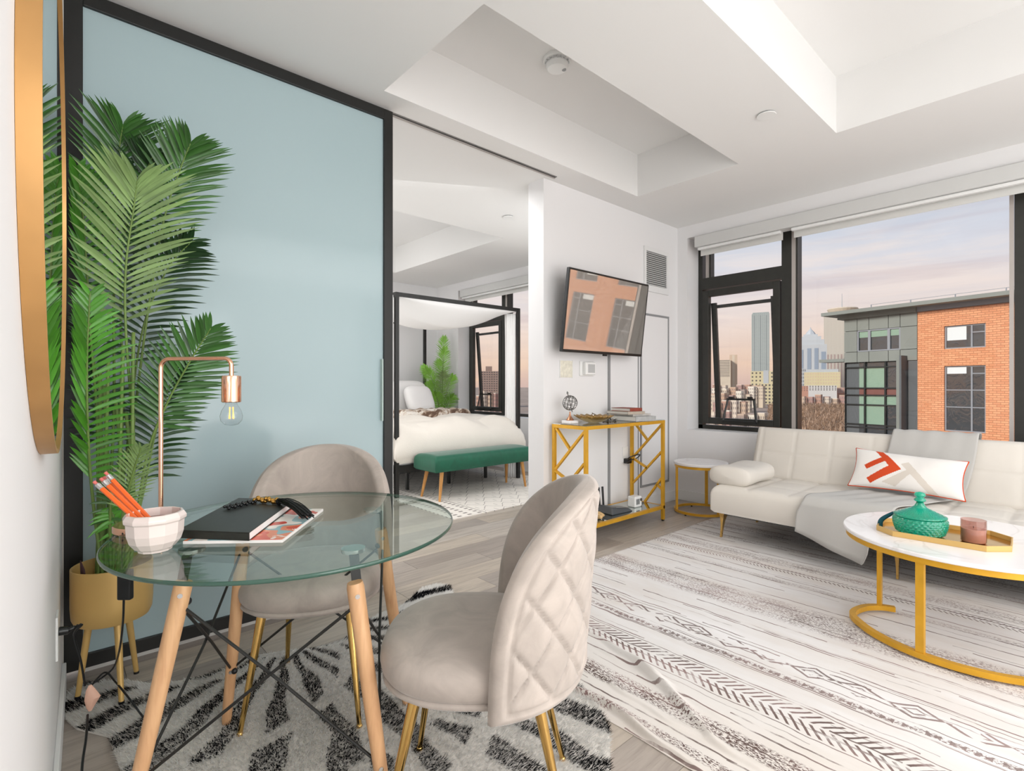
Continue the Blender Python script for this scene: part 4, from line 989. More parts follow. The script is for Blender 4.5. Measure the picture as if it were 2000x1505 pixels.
frond(pr_, [Bp(.02, -.06), D(240, 1010, 1.80), D(250, 960, 1.78), D(264, 910, 1.76), D(276, 872, 1.74)], .30, 16, .105, .0042, M_leafC, 50, .15)
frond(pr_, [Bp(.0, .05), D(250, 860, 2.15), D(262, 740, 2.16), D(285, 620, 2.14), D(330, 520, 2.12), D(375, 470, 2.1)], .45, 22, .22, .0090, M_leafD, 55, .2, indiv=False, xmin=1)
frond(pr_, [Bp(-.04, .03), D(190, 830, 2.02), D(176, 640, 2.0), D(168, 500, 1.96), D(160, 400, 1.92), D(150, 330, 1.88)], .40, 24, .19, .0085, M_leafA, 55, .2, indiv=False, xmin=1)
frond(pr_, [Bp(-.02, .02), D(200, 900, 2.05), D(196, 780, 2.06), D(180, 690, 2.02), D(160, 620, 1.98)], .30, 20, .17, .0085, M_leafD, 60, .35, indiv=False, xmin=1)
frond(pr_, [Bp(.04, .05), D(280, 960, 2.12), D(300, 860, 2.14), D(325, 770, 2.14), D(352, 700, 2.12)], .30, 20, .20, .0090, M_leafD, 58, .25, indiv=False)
frond(pr_, [Bp(-.01, -.05), D(215, 1000, 1.86), D(222, 970, 1.86), D(232, 940, 1.85)], .25, 8, .09, .0075, M_leafB, 75, .35, indiv=False)
frond(pr_, [Bp(.01, -.05), D(228, 1030, 1.88), D(222, 1010, 1.87), D(215, 992, 1.86)], .25, 7, .085, .0085, M_leafA, 80, .45, indiv=False)
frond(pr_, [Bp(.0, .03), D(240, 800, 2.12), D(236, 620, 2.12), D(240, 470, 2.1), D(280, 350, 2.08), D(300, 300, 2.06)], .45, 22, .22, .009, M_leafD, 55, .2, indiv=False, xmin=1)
for k in range(7):
    a = k*.9; obj('cane', MB().tube(smoothpath([(plx+.05*cos(a), ply+.05*sin(a), .43), (plx+.05*cos(a+.2)+.012, ply+.05*sin(a), .75), (plx+.045*cos(a+.5)+.02*k/7, ply+.04*sin(a), 1.05+.05*k)]), [.0075]*9+[.006]*8, 8), M_stalk, pr_, smooth='all')
obj('bark_sheath', MB().tube([(plx-.085, ply-.055, .43), (plx-.09, ply-.06, .50), (plx-.096, ply-.062, .535)], [.012, .009, .002], 8, flat=.4), mat('purple_sheath', '3a1f24', .6), pr_, smooth=True)
# bedroom palm
LEAFN[0] = 400; M_lime = mat('leaf_lime', '83b940', .4, fn=leaffn); M_lime2 = mat('leaf_lime_pale', '93ad6a', .5, fn=leaffn)
bpx, bpy_ = 4.53, 6.66
bp = thing('palm_plant', 'smaller bright green palm in a grey pot in the bedroom corner', 'plant', (bpx, bpy_, .0))
obj('pot', MB().lathe([(0, .0), (.12, .0), (.15, .02), (.17, .36), (.155, .36), (.14, .33), (0, .33)], (bpx, bpy_, 0), 32), mat('grey_pot', '8d8c8a', .7), bp, smooth=True)
for i, (a, hgt, ln, m) in enumerate(((.2, 1.90, .05, M_lime), (1.2, 1.55, .25, M_lime), (2.4, 1.45, .30, M_lime), (3.3, 1.40, .32, M_lime), (4.3, 1.35, .34, M_lime2), (5.2, 1.30, .28, M_lime), (3.9, 1.05, .38, M_lime), (4.9, 1.0, .30, M_lime), (4.6, 1.72, .14, M_lime), (2.9, 1.2, .2, M_lime))):
    q = (bpx+ln*cos(a), bpy_+ln*sin(a)*.8); qx = min(q[0], 4.60)
    frond(bp, [(bpx, bpy_, .34), (bpx+(qx-bpx)*.2, bpy_+(q[1]-bpy_)*.2, .34+(hgt-.34)*.5), (bpx+(qx-bpx)*.6, bpy_+(q[1]-bpy_)*.6, .34+(hgt-.34)*.85), (qx, q[1], hgt)], .30, 30, .19, .0060, m, 50, .25, indiv=False, face=(-.6, -.8, .15))

# ================================================================ RUGS
def vnoise(x, y, s=1.0):
    return (np.sin(x*s*1.7+2.1*np.sin(y*s*1.3+.7))+np.sin(y*s*2.3+1.7*np.sin(x*s*1.9+1.3))+np.sin((x+y)*s*3.1+1.1))/3
ZP = [(125, 1385), (135, 1355), (160, 1338), (200, 1333), (255, 1331), (300, 1338), (345, 1333), (400, 1322), (450, 1302), (500, 1282), (560, 1273), (610, 1268), (660, 1258), (700, 1225), (740, 1200), (775, 1190), (800, 1172), (822, 1152), (850, 1143), (878, 1146), (884, 1162), (868, 1180), (900, 1215), (960, 1240), (1040, 1275), (1120, 1330), (1165, 1375), (1190, 1425), (1192, 1505)]
zp = [Zp(a, b, .0)[:2] for a, b in ZP]+[(1.12, .80), (.95, .70), (.72, .80), (.50, 1.05), (.36, 1.35), (.26, 1.62)]+[Zp(a, b, 0)[:2] for a, b in ((235, 1505), (212, 1440), (180, 1432), (150, 1425), (130, 1408))]
ZPY = [(p[0], p[1]) for p in zp]
def zebra_black(x, y):
    fx, fy = .80, 2.42
    wx = x+.010*vnoise(x, y, 9); wy = y+.010*vnoise(y, x, 8)
    ph = np.arctan2(wy-fy, wx-fx); rr = np.hypot(wx-fx, wy-fy)
    q = np.where(rr > .95, 2.0, 1.0)
    s_ = np.sin((ph*26+.9*vnoise(x, y, 4)+rr*1.2)*q+.6)
    return (s_ > .18+.30*vnoise(x, y, 7)) & (rr > .16) & (np.sin(rr*9+ph*4) > -.95)
cx_ = sum(p[0] for p in ZPY)/len(ZPY); cy_ = sum(p[1] for p in ZPY)/len(ZPY)
mb = MB().prism(ZPY[::-1] if False else ZPY, .0006, .008)
zr = thing('zebra_rug', 'white shaggy hide-shaped rug with black zebra stripes under the glass table', 'rug', (.70, 1.6, 0))
obj('backing', mb, mat('rug_backing', 'e6e1da', .9), zr)
PX = np.array(ZPY); NB = 210000
bx_ = rng.uniform(PX[:, 0].min(), PX[:, 0].max(), NB); by_ = rng.uniform(PX[:, 1].min(), PX[:, 1].max(), NB)
ins = np.zeros(NB, bool)
for i in range(len(PX)):
    x1, y1 = PX[i-1]; x2, y2 = PX[i]
    if y1 == y2: continue
    c_ = ((y1 > by_) != (y2 > by_)) & (bx_ < (x2-x1)*(by_-y1)/(y2-y1)+x1); ins ^= c_
bx_ = bx_[ins]; by_ = by_[ins]; n_ = len(bx_)
blk = zebra_black(bx_, by_)
fa = np.arctan2(by_-2.5, bx_-.8)+rng.normal(0, .45, n_)+.35*vnoise(bx_, by_, 11)
L_ = rng.uniform(.010, .019, n_); w2 = rng.uniform(.0012, .0022, n_)
dx, dy = np.cos(fa), np.sin(fa)
V = np.zeros((n_, 3, 3)); z0_ = .007
V[:, 0] = np.stack([bx_-dy*w2, by_+dx*w2, np.full(n_, z0_)], 1); V[:, 1] = np.stack([bx_+dy*w2, by_-dx*w2, np.full(n_, z0_)], 1)
V[:, 2] = np.stack([bx_+dx*L_, by_+dy*L_, z0_+rng.uniform(.008, .018, n_)], 1)
V[:, :, 0] -= .70; V[:, :, 1] -= 1.6
me = bpy.data.meshes.new('fur_pile'); me.vertices.add(n_*3); me.vertices.foreach_set('co', V.ravel())
me.loops.add(n_*3); me.loops.foreach_set('vertex_index', np.arange(n_*3, dtype=np.int32)); me.polygons.add(n_)
me.polygons.foreach_set('loop_start', np.arange(0, n_*3, 3, dtype=np.int32)); me.update(calc_edges=True)
ca = me.color_attributes.new('fur', 'FLOAT_COLOR', 'POINT')
cc = np.ones((n_, 3, 4)); tone = rng.uniform(.90, 1.0, n_)[:, None]
wht = tone*np.array([.95, .94, .92]); bk = rng.uniform(.3, 1.2, n_)[:, None]*np.array([.016, .016, .019])
cc[:, :, :3] = np.where(blk[:, None], bk, wht)[:, None, :]
ca.data.foreach_set('color', cc.ravel())
def furfn(t, b, c):
    a = t.new('ShaderNodeVertexColor'); a.layer_name = 'fur'; t.n.remove(b)
    d = t.new('ShaderNodeBsdfDiffuse'); tl = t.new('ShaderNodeBsdfTranslucent'); mx = t.new('ShaderNodeMixShader'); mx.inputs[0].default_value = .45
    t.l.new(a.outputs[0], d.inputs[0]); t.l.new(a.outputs[0], tl.inputs[0]); t.l.new(d.outputs[0], mx.inputs[1]); t.l.new(tl.outputs[0], mx.inputs[2])
    t.l.new(mx.outputs[0], t.n['Material Output'].inputs[0])
me.materials.append(mat('zebra_fur', 'ffffff', .85, fn=furfn))
fo = bpy.data.objects.new('fur_pile', me); COL.objects.link(fo); fo.parent = zr; fo['kind'] = 'stuff'

# large printed rug
RX0, RX1, RY0, RY1 = 1.44, 4.62, -1.3, 2.185
def rugfn(t, b, c):
    v, x, y, z = t.coords()
    wob = t.noise(t.vec(x*1.2, y*2.2, 0.0), 1.6, 3, .6)-.5; wob2 = t.noise(t.vec(x*9.0, y*3.0, 4.0), 2.0, 3, .6)-.5
    xx = x+wob*.045+wob2*.012
    fade = t.noise(t.vec(x*4.0, y*2.0, 0.0), 3.0, 5, .65)
    grain = t.noise(t.vec(x*70.0, y*26.0, 0.0), 3.0, 2, .7)
    ink = 0.0
    def add(a, b_): return b_ if isinstance(a, float) else a.max(b_)
    # thin irregular lines
    for i, (f, off, th) in enumerate(((8.6, .13, .030), (5.3, .61, .020), (13.0, .37, .026))):
        q = ((xx+wob2*.012*(i-1)+off)*f).fract(); cell = ((xx+off)*f).floor()
        on_ = t.noise(t.vec(cell*7.3, y*.8, float(i)), 2.0, 1)
        ink = add(ink, ((q-.5).abs() < th)*(on_ > (.44+.05*i))*(fade.sm(.30, .55))*(.9 if i != 2 else .6))
    # speckled bands
    for c0_, hw, st in ((2.78, .14, .75), (1.66, .055, 1.0), (3.54, .07, .6), (4.15, .12, .6), (1.50, .03, 1.0), (2.16, .018, .9), (3.20, .03, .5), (3.86, .05, .5)):
        m_ = ((xx-c0_).abs() < hw)*((xx-c0_).abs()*(-1.0/hw)+1.0).sm(0, .35)
        sp = (grain+fade*.35) > .70
        ink = add(ink, m_*sp*st)
    # chevrons
    for c0_, hw, fr in ((1.93, .062, 30.0), (3.40, .03, 44.0)):
        dx_ = (xx-c0_).abs(); q = (y*fr+dx_*fr*.9+wob*.5).fract()
        ink = add(ink, (dx_ < hw)*(dx_ > .006)*(q < .36)*fade.sm(.30, .5)*.95)
    for e_ in (1.855, 2.005, 2.125, 2.195, 2.345): ink = add(ink, ((xx-e_).abs() < .0022)*fade.sm(.3, .5)*.9)
    # diamond outlines
    for c0_ in (2.275,):
        q = ((y/.165).fract()-.5).abs()*2.2; d_ = (xx-c0_).abs()/.045+q
        ink = add(ink, ((d_-1.0).abs() < .13)*(wob2+.5 > .46)*.85)
        ink = add(ink, ((d_-.45).abs() < .09)*(wob2+.5 > .50)*.8)
    q = ((y*16.0).fract()-.5).abs(); ink = add(ink, ((xx-2.16).abs() < .02)*((xx-2.16).abs()/.05 < q)*(q < .32)*fade.sm(.35, .5)*.8)
    base_ = t.ramp(t.noise(t.vec(x*3.0, y*.7, 0.0), 1.8, 4, .6), [(.3, lin('d6cfc9')), (.55, lin('dfdcda')), (.8, lin('e8e6e6'))])
    edge_ = (1.0-x.sm(1.5, 2.2))*.4; base2 = t.mix(edge_, base_, lin('d8ccbd'))
    inkc = t.ramp(t.noise(t.vec(x*3.0, y*1.0, 9.0), 2.0, 2), [(.4, lin('5c4842')), (.6, lin('8c726e'))])
    t.l.new(t.mix(ink.min(1.0), base2, inkc), b.inputs['Base Color'])
    t.l.new(t.bump(t.noise(v, 300, 2), .15, .002), b.inputs['Normal'])
def crease(pix):
    P = sorted([Zp(a, b, .01)[:2] for a, b in pix], key=lambda p: p[1]); return [p[1] for p in P], [p[0] for p in P]
CR = [(crease([(1140, 1225), (1190, 1258), (1270, 1318), (1340, 1385), (1385, 1440), (1480, 1500)]), .034),
      (crease([(1130, 1352), (1180, 1372), (1230, 1410), (1290, 1455), (1372, 1505)]), .030),
      (crease([(1180, 1270), (1260, 1310), (1330, 1350), (1400, 1395)]), .012),
      (crease([(1150, 1302), (1210, 1345), (1300, 1400), (1380, 1440)]), .010)]
def rugz(u, v):
    x = RX0+(RX1-RX0)*u**2.2; y = RY0+(RY1-RY0)*v
    xe = x+(1-u)**6*(.035*sin(y*3.1+.5)+.02*sin(7*y))
    h = .0042
    for (cy_s, cx_s), a_ in CR:
        c_ = float(np.interp(y, cy_s, cx_s))+.004*sin(31*y); f_ = max(0, min(1, (y-cy_s[0]+.12)/.12, (cy_s[-1]+.15-y)/.15))
        d_ = xe-c_; w_ = .007 if d_ < 0 else .030
        h += a_*f_*(.65+.35*sin(7*y))*math.exp(-(d_/w_)**2)
    h += .0015*sin(9*xe+3*y)*math.exp(-((xe-1.6)/.5)**2)
    return (xe, y, max(h, .003))
o = obj('area_rug', MB().grid(rugz, 330, 200), mat('printed_rug', 'e8e3dc', .9, fn=rugfn), None, smooth='all')
so2 = o.modifiers.new('thick', 'SOLIDIFY'); so2.thickness = .0035; so2.offset = -1
tag(o, 'large pale rug with brown tribal line print under the sofa and coffee table', 'rug')

# bedroom rug
def brugfn(t, b, c):
    v, x, y, z = t.coords()
    w_ = t.noise(v, 9, 3)-.5
    a = y*7.0+w_*.3; row_ = a.floor(); q = (x*4.5+row_*.5).fract(); zig = (a.fract()-.5-((q-.5).abs()-.25)*1.6).abs()
    l1 = (zig < .035); l2 = ((q-.5).abs() < .02)*(a.fract() > .55)
    dots = ((x*9.0).fract() < .40)*((y*15.0).fract() < .42)*(x < 2.93)
    ink = (l1.max(l2)*(x > 2.98)*.5).max(dots*.75).max(((x-2.955).abs() < .006)*.6).max((l1*((x*18.0).fract() < .3))*(x > 2.98)*.8)
    t.l.new(t.mix(ink, lin('e6e0d8'), lin('4a4038')), b.inputs['Base Color']); t.l.new(t.bump(t.noise(v, 200, 2), .3, .003), b.inputs['Normal'])
o = obj('bedroom_rug', MB().box(2.60, 4.55, 3.64, 6.0, .0005, .009), mat('bedroom_rug', 'e6e0d8', .95, fn=brugfn), None)
tag(o, 'cream rug with dark geometric dashes under the bed and green bench', 'rug')

# ================================================================ BEDROOM
BX0, BX1, BY0, BY1, BT = 2.64, 4.36, 4.70, 6.86, 2.10
r = thing('canopy_bed', 'black metal four-poster canopy bed in the bedroom', 'bed', ((BX0+BX1)/2, (BY0+BY1)/2, 0))
s = .04
for x in (BX0, BX1-s):
    for y in (BY0, BY1-s): obj('post', MB().box(x, x+s, y, y+s, .0095 if y < 6 else .0005, BT), M_bl, r, bevel=.003)
obj('top_rail', MB().box(BX0+s, BX1-s, BY0+.005, BY0+.035, BT-.04, BT), M_bl, r); obj('top_rail', MB().box(BX0+s, BX1-s, BY1-.035, BY1-.005, BT-.04, BT), M_bl, r)
obj('top_rail', MB().box(BX0+.005, BX0+.035, BY0+s, BY1-s, BT-.04, BT), M_bl, r); obj('top_rail', MB().box(BX1-.035, BX1-.005, BY0+s, BY1-s, BT-.04, BT), M_bl, r)
obj('side_rail', MB().box(BX0+.005, BX0+.035, BY0+s, BY1-s, .25, .33), M_bl, r); obj('side_rail', MB().box(BX1-.035, BX1-.005, BY0+s, BY1-s, .25, .33), M_bl, r)
obj('foot_rail', MB().box(BX0+s, BX1-s, BY0+.005, BY0+.035, .25, .33), M_bl, r)
obj('headboard', MB().box(BX0+s, BX1-s, BY1-.03, BY1-.01, 1.10, 1.16).box(BX0+s, BX1-s, BY1-.03, BY1-.01, .6, .64), M_bl, r)
for k in range(7): x = BX0+.2+k*.22; obj('headboard_spindle', MB().box(x, x+.015, BY1-.028, BY1-.013, .64, 1.10), M_bl, r)
obj('slat_base', MB().box(BX0+.036, BX1-.036, BY0+.036, BY1-.036, .27, .30), M_bl, r)
for x, y in ((2.95, 5.0), (3.5, 5.0), (4.05, 5.0), (3.5, 5.9), (2.95, 5.9)): obj('support_leg', MB().box(x-.015, x+.015, y-.015, y+.015, .0095 if y < 5.95 else .0, .27), M_bl, r)
obj('mattress', MB().box(BX0+.05, BX1-.05, BY0+.05, BY1-.05, .302, .55), M_linen, r, bevel=.04, seg=4)
def dv_(u, v):
    n = .018*sin(5*u*1.6+3*v)+.014*sin(9*v+2*sin(4*u))+.010*sin(13*u+5*v)
    q = abs(sin(PI*u/.43)*sin(PI*v/.42))**.5*.022
    return n+q-.012*math.exp(-((v-.42-.08*sin(3*u))/.02)**2)
L = 1.80
mb = MB().pad(lambda u, v, h: (BX0-.03+u*1.0, BY0-.045+v, .345+h-(.08*max(0, 1-v/.3) if h > .1 else 0)), L, 1.62, .40, .16, 60, 60, dv_)
r = tag(obj('duvet', mb, M_duvet, None, smooth='all'), 'puffy ivory duvet spread over the canopy bed', 'duvet')
def th_(u, v): return .010*sin(20*u+4*sin(9*v))+.008*sin(24*v+3*sin(11*u))
def furcol(t, b, c):
    v = t.coords()[0]; n = t.noise(v, 6, 4, .7, 1.5)
    t.l.new(t.ramp(n, [(.42, lin('6f5646')), (.5, lin('c9b29c')), (.58, lin('efe8df'))]), b.inputs['Base Color']); t.l.new(t.bump(t.noise(v, 90, 3), .8, .02), b.inputs['Normal'])
mb = MB().pad(lambda u, v, h: (BX0+.0+u, 5.62+v+.04*sin(5*u), .725+h+(.05*sin(3.2*v/.5) if 0 else 0)), 1.68, .46, .11, .05, 50, 24, th_)
tag(obj('fur_throw', mb, mat('fur_throw', 'e5dccf', .95, fn=furcol), None, smooth='all'), 'cream fur throw with brown mottling across the bed', 'throw')
def pillow(lb, c, w_, h_, th, tilt, rz, m=M_linen):
    def f(u, v):
        a = 2*PI*u; p = PI*v-PI/2
        sx_ = (1 if cos(a) > 0 else -1)*abs(cos(a))**.5; sy_ = (1 if sin(a) > 0 else -1)*abs(sin(a))**.5
        k = cos(p); q = Vector((w_/2*sx_*k**.35, th/2*sin(p)*(1-.0*k), h_/2*sy_*k**.35))
        q = Matrix.Rotation(rz, 3, 'Z')@(Matrix.Rotation(tilt, 3, 'X')@q); return tuple(q+Vector(c))
    return tag(obj('pillow', MB().grid(f, 48, 14, cu=True), m, None, smooth='all'), lb, 'pillow', 'white bed pillows')
pillow('large white pillow leaning on the headboard at the right side of the bed', (3.92, 6.62, .98), .66, .50, .17, rad(-18), 0)
pillow('large white pillow leaning on the headboard beyond the left bedpost', (3.10, 6.62, .98), .66, .50, .17, rad(-18), 0)
pillow('fluffy white square cushion in front of the right pillow', (3.96, 6.38, .95), .46, .42, .16, rad(-25), .1)
pillow('fluffy white square cushion in front of the left pillow', (3.35, 6.40, .95), .48, .44, .16, rad(-25), -.1)
# canopy cloth and curtains
M_sheer = mat('sheer_white', 'f4f3f2', .9, Transmission_Weight=.0)
def can(u, v):
    x = BX0+.05+(BX1-BX0-.10)*u; y = BY0+.02+.75*v
    s_ = sin(PI*u)**.9
    return (x, y, BT-.042-.23*s_*min(1, v*2.4)**.7-.015*sin(9*u)*v*s_)
o = obj('canopy_cloth', MB().grid(can, 50, 20), M_sheer, None, smooth='all'); q = o.modifiers.new('thick', 'SOLIDIFY'); q.thickness = .004
tag(o, 'white cloth swagged from the front top rail of the canopy bed', 'drape')
def curt(xa, xb, ya, yb, z0, z1, waves, lb):
    def f(u, v):
        g = 1-.25*sin(PI*v*.8)
        um = .5+(u-.5)*g; return (xa+(xb-xa)*um+.012*sin(u*waves*2*PI), ya+(yb-ya)*um+.022*cos(u*waves*2*PI), z0+(z1-z0)*v)
    o = obj('bed_curtain', MB().grid(f, 60, 24), M_sheer, None, smooth='all'); q = o.modifiers.new('thick', 'SOLIDIFY'); q.thickness = .003
    return tag(o, lb, 'curtain')
curt(4.265, 4.345, 4.88, 4.755, .012, BT-.06, 5, 'white sheer curtain hanging at the right front post of the bed')
curt(2.585, 2.625, 4.69, 4.76, .012, BT-.04, 2, 'narrow white sheer curtain gathered on the left front post of the bed')
# bench
QX0, QX1, QY0, QY1 = 2.80, 4.12, 4.22, 4.62
r = thing('bench', 'emerald green velvet bench on wooden legs at the foot of the bed', 'bench', ((QX0+QX1)/2, (QY0+QY1)/2, 0))
mb = MB().pad(lambda u, v, h: (QX0+u, QY0+v, .300+h), QX1-QX0, QY1-QY0, .155, .045, 40, 16, lambda u, v: .012*sin(PI*v/(QY1-QY0)))
obj('seat', mb, M_green, r, smooth='all')
for x, y in ((QX0+.12, QY0+.07), (QX1-.12, QY0+.07), (QX0+.12, QY1-.07), (QX1-.12, QY1-.07)):
    dx = -.04 if x < 3.5 else .04; dy = -.02 if y < 4.4 else .05
    obj('leg', MB().tube([(x+dx, y+dy, .0095), (x, y, .299)], [.012, .021], 16), M_oak, r, smooth=True)
# bedside table
r = thing('bedside_table', 'small grey bedside table between the pillows and the bedroom palm', 'bedside table', (4.55, 6.2, 0))
obj('cabinet', MB().box(4.42, 4.74, 6.0, 6.32, .12, .60), mat('grey_lacquer', '77777a', .4), r, bevel=.004)
obj('drawer', MB().box(4.405, 4.419, 6.01, 6.31, .38, .58), MATS['grey_lacquer'], r, bevel=.003)
for x in (4.45, 4.71):
    for y in (6.03, 6.29): obj('leg', MB().cyl((x, y, .0005), (x, y, .12), .012, n=10), M_bl, r)

# ================================================================ OUTSIDE
GZ0 = -21.0
# brick building across the street
eF = Vector((.236, .972, 0)).normalized(); nF = Vector((-eF.y, eF.x, 0)); P1 = Vector((38*(FW[0]+.872*RT[0]), 38*(FW[1]+.872*RT[1]), 0)); P0 = P1+eF*8.55
def fu(px):
    q = (px-1000)/FPX; a = eF.x*FW[0]+eF.y*FW[1]; b = eF.x*RT[0]+eF.y*RT[1]; R1 = P1.x*RT[0]+P1.y*RT[1]; D1 = P1.x*FW[0]+P1.y*FW[1]
    s_ = (R1-q*D1)/(q*a-b); return 8.55-s_, D1+a*s_
def fz(px, py): return EYE+(752-py)/FPX*fu(px)[1]
Mf = Matrix(((-eF.x, -nF.x, 0), (-eF.y, -nF.y, 0), (0, 0, 1)))      # columns: along facade (right), into building, up
def brickfn(t, b, c):
    v, x, y, z = t.coords(); bt = t.new('ShaderNodeTexBrick'); t.l.new(t.vec(x+y, z, 0.0), bt.inputs['Vector'])
    bt.inputs['Scale'].default_value = 1; bt.inputs['Brick Width'].default_value = .52; bt.inputs['Row Height'].default_value = .16; bt.inputs['Mortar Size'].default_value = .020
    bt.inputs['Color1'].default_value = (*lin('d08a62'), 1); bt.inputs['Color2'].default_value = (*lin('e09f75'), 1); bt.inputs['Mortar'].default_value = (*lin('ab7350'), 1); bt.inputs['Bias'].default_value = .1
    n = t.noise(t.vec((x+y)*1.3, z*6.25, 0.0), 1.5, 3, .6); c2 = t.mix((n > .62)*.35, bt.outputs[0], lin('a97250')); t.l.new(c2, b.inputs['Base Color'])
M_brick = mat('orange_brick', 'd08350', .85, fn=brickfn)
M_fg = mat('facade_grey_panel', '7f827b', .6, fn=mottled(.4, .06)); M_fd = mat('facade_dark', '55585a', .5); M_ff = mat('facade_frame', '8b8d92', .4)
def fglass(t, b, c):
    v, x, y, z = t.coords(); n = t.noise(t.vec(x*.9, y*.9, z*.7), 1.6, 3, .5, 2.2)
    t.l.new(t.bump(n, .15, .12), b.inputs['Normal'])
M_fgl = mat('facade_glass', '2a3136', .04, 0, fn=fglass, IOR=2.2); M_fgl2 = mat('green_facade_glass', '86a08c', .1, 0, fn=fglass, IOR=1.8)
M_wrefl = mat('white_reflection', 'd8dcdc', .7)
def FB(u0, u1, d0, d1, z0, z1, mb=None):
    mb = mb or MB(); c_ = P0+Mf@Vector(((u0+u1)/2, (d0+d1)/2, (z0+z1)/2)); return mb.obox(c_, (u1-u0, d1-d0, z1-z0), Mf)
def fobj(nm, mb, m, par, **k): return obj(nm, mb, m, par, **k)
zr_ = fz(1885, 585); uB = fu(1792)[0]; ztop_ = fz(1885, 599); UE = 62.0
bld = thing('office_building', 'grey panel and orange brick building across the street outside the window', 'building', tuple(P0+Vector((0, 0, GZ0))))
bld.location = P0+Vector((0, 0, GZ0))
def lobj(nm, mb, m, par=bld, **k): return obj(nm, mb, m, par, **k)
wins = [(fu(1844)[0], fu(1925)[0])]
step = fu(1987)[0]-fu(1844)[0]+.6
while wins[-1][1]+step < UE-2: wins.append((wins[-1][0]+step, wins[-1][1]+step))
wz = [(fz(1885, 679), fz(1885, 633)), (fz(1885, 843), fz(1885, 713))]
wz += [(wz[1][0]-8.6, wz[1][0]-2.0), (wz[1][0]-17.0, wz[1][0]-10.5)]
# brick wall as strips around the openings (local frame: rotate wall so brick courses are level)
us_ = [uB]; mbk = MB()
zz = sorted({GZ0, ztop_}|{z for a in wz for z in a if z > GZ0})
edges = [uB]+[q for w_ in wins for q in w_]+[UE]
for i in range(len(edges)-1):
    if i % 2 == 0: FB(edges[i], edges[i+1], 0, .4, GZ0, ztop_, mbk)
    else:
        pz = GZ0
        for a, b in sorted(wz):
            if b <= GZ0: continue
            a = max(a, GZ0)
            if a > pz: FB(edges[i], edges[i+1], 0, .4, pz, a, mbk)
            pz = b
        FB(edges[i], edges[i+1], 0, .4, pz, ztop_, mbk)
lobj('brick_wall', mbk, M_brick)
lobj('core', FB(uB, UE, .9, 14, GZ0, ztop_), M_fd); lobj('core', FB(0.3, uB, .9, 14, GZ0, ztop_), M_fd)
for u0, u1 in wins:
    for wi, (a, b) in enumerate(wz):
        if b < GZ0: continue
        a = max(a, GZ0+.3)
        fr_ = lobj('window', FB(u0, u1, .12, .2, a, a+.09, FB(u0, u1, .12, .2, b-.09, b, FB(u0, u0+.09, .12, .2, a+.09, b-.09, FB(u1-.09, u1, .12, .2, a+.09, b-.09)))), M_ff)
        um = u0+(u1-u0)*.66; lobj('mullion', FB(um-.05, um+.05, .12, .2, a+.09, b-.09), M_ff, fr_)
        lobj('mullion', FB(um+.05, u1-.09, .13, .2, b-.62, b-.55), M_ff, fr_)
        zs_ = [a+.09]
        if wi: zs_ += [a+(b-a)*.37, a+(b-a)*.63]
        zs_.append(b-.09)
        for q in range(len(zs_)-1):
            lobj('pane', FB(u0+.09, um-.05, .17, .18, zs_[q]+(.04 if q else 0), zs_[q+1]), M_fgl, fr_)
            lobj('pane', FB(um+.05, u1-.09, .17, .18, zs_[q]+(.04 if q else 0), zs_[q+1]), M_fgl, fr_)
            if q: lobj('mullion', FB(u0+.09, u1-.09, .12, .2, zs_[q]-.03, zs_[q]+.04), M_ff, fr_)
        if wi < 2: lobj('pane_patch', FB(u0+.12, u0+(um-u0)*.8, .163, .168, b-.09-(.55 if wi else 1.0)*(.9 if wi else 1), b-.1), M_wrefl, fr_)  # pale patch painted in for the white reflection on the panes
        lobj('reveal', FB(u0, u1, .2, .9, a-.02, b+.02), mat('dark_interior', '26292c', .7), fr_)
# grey panel wing: separate cladding panels with open joints
cu = [0, fu(1674)[0], fu(1697)[0], fu(1735)[0], fu(1758)[0], uB-.01]
rows = [(fz(1700, 643), fz(1700, 615)), (fz(1700, 685), fz(1700, 643)), (fz(1700, 706), fz(1700, 685))]
wu0, wu1 = fu(1677)[0], fu(1755)[0]
for i in range(5):
    for j, (a, b) in enumerate(rows):
        if j == 1 and 1 <= i <= 3: continue
        lobj('cladding_panel', FB(cu[i]+.02, cu[i+1]-.02, 0, .25, a+.02, b-.02), M_fg)
lobj('cladding_band', FB(0, uB, .05, .3, rows[0][1]+.02, ztop_), M_fg)
lobj('joint_backing', FB(0, wu0-.1, .27, .9, GZ0, ztop_, FB(wu1+.1, uB, .27, .9, GZ0, ztop_, FB(wu0-.1, wu1+.1, .27, .9, rows[0][0], ztop_, FB(wu0-.1, wu1+.1, .27, .9, rows[2][0], rows[2][1])))), M_fd)
wn = lobj('window', FB(cu[1], cu[4], .05, .2, rows[1][1]-.1, rows[1][1], FB(cu[1], cu[4], .05, .2, rows[1][0], rows[1][0]+.1)), M_ff)
for i in range(1, 4):
    lobj('pane', FB(cu[i]+.1, cu[i+1]-.1, .16, .18, rows[1][0]+.1, rows[1][1]-.1), M_fgl, wn)
    lobj('pane_patch', FB(cu[i]+.12, cu[i+1]-.12, .13, .14, rows[1][1]-.62, rows[1][1]-.1), M_fgl2, wn)
for i in range(1, 5): lobj('mullion', FB(cu[i]-.1, cu[i]+.1, .05, .2, rows[1][0]+.1, rows[1][1]-.1), M_ff, wn)
lobj('reveal', FB(cu[1], cu[4], .22, .9, rows[1][0], rows[1][1]), MATS['dark_interior'], wn)
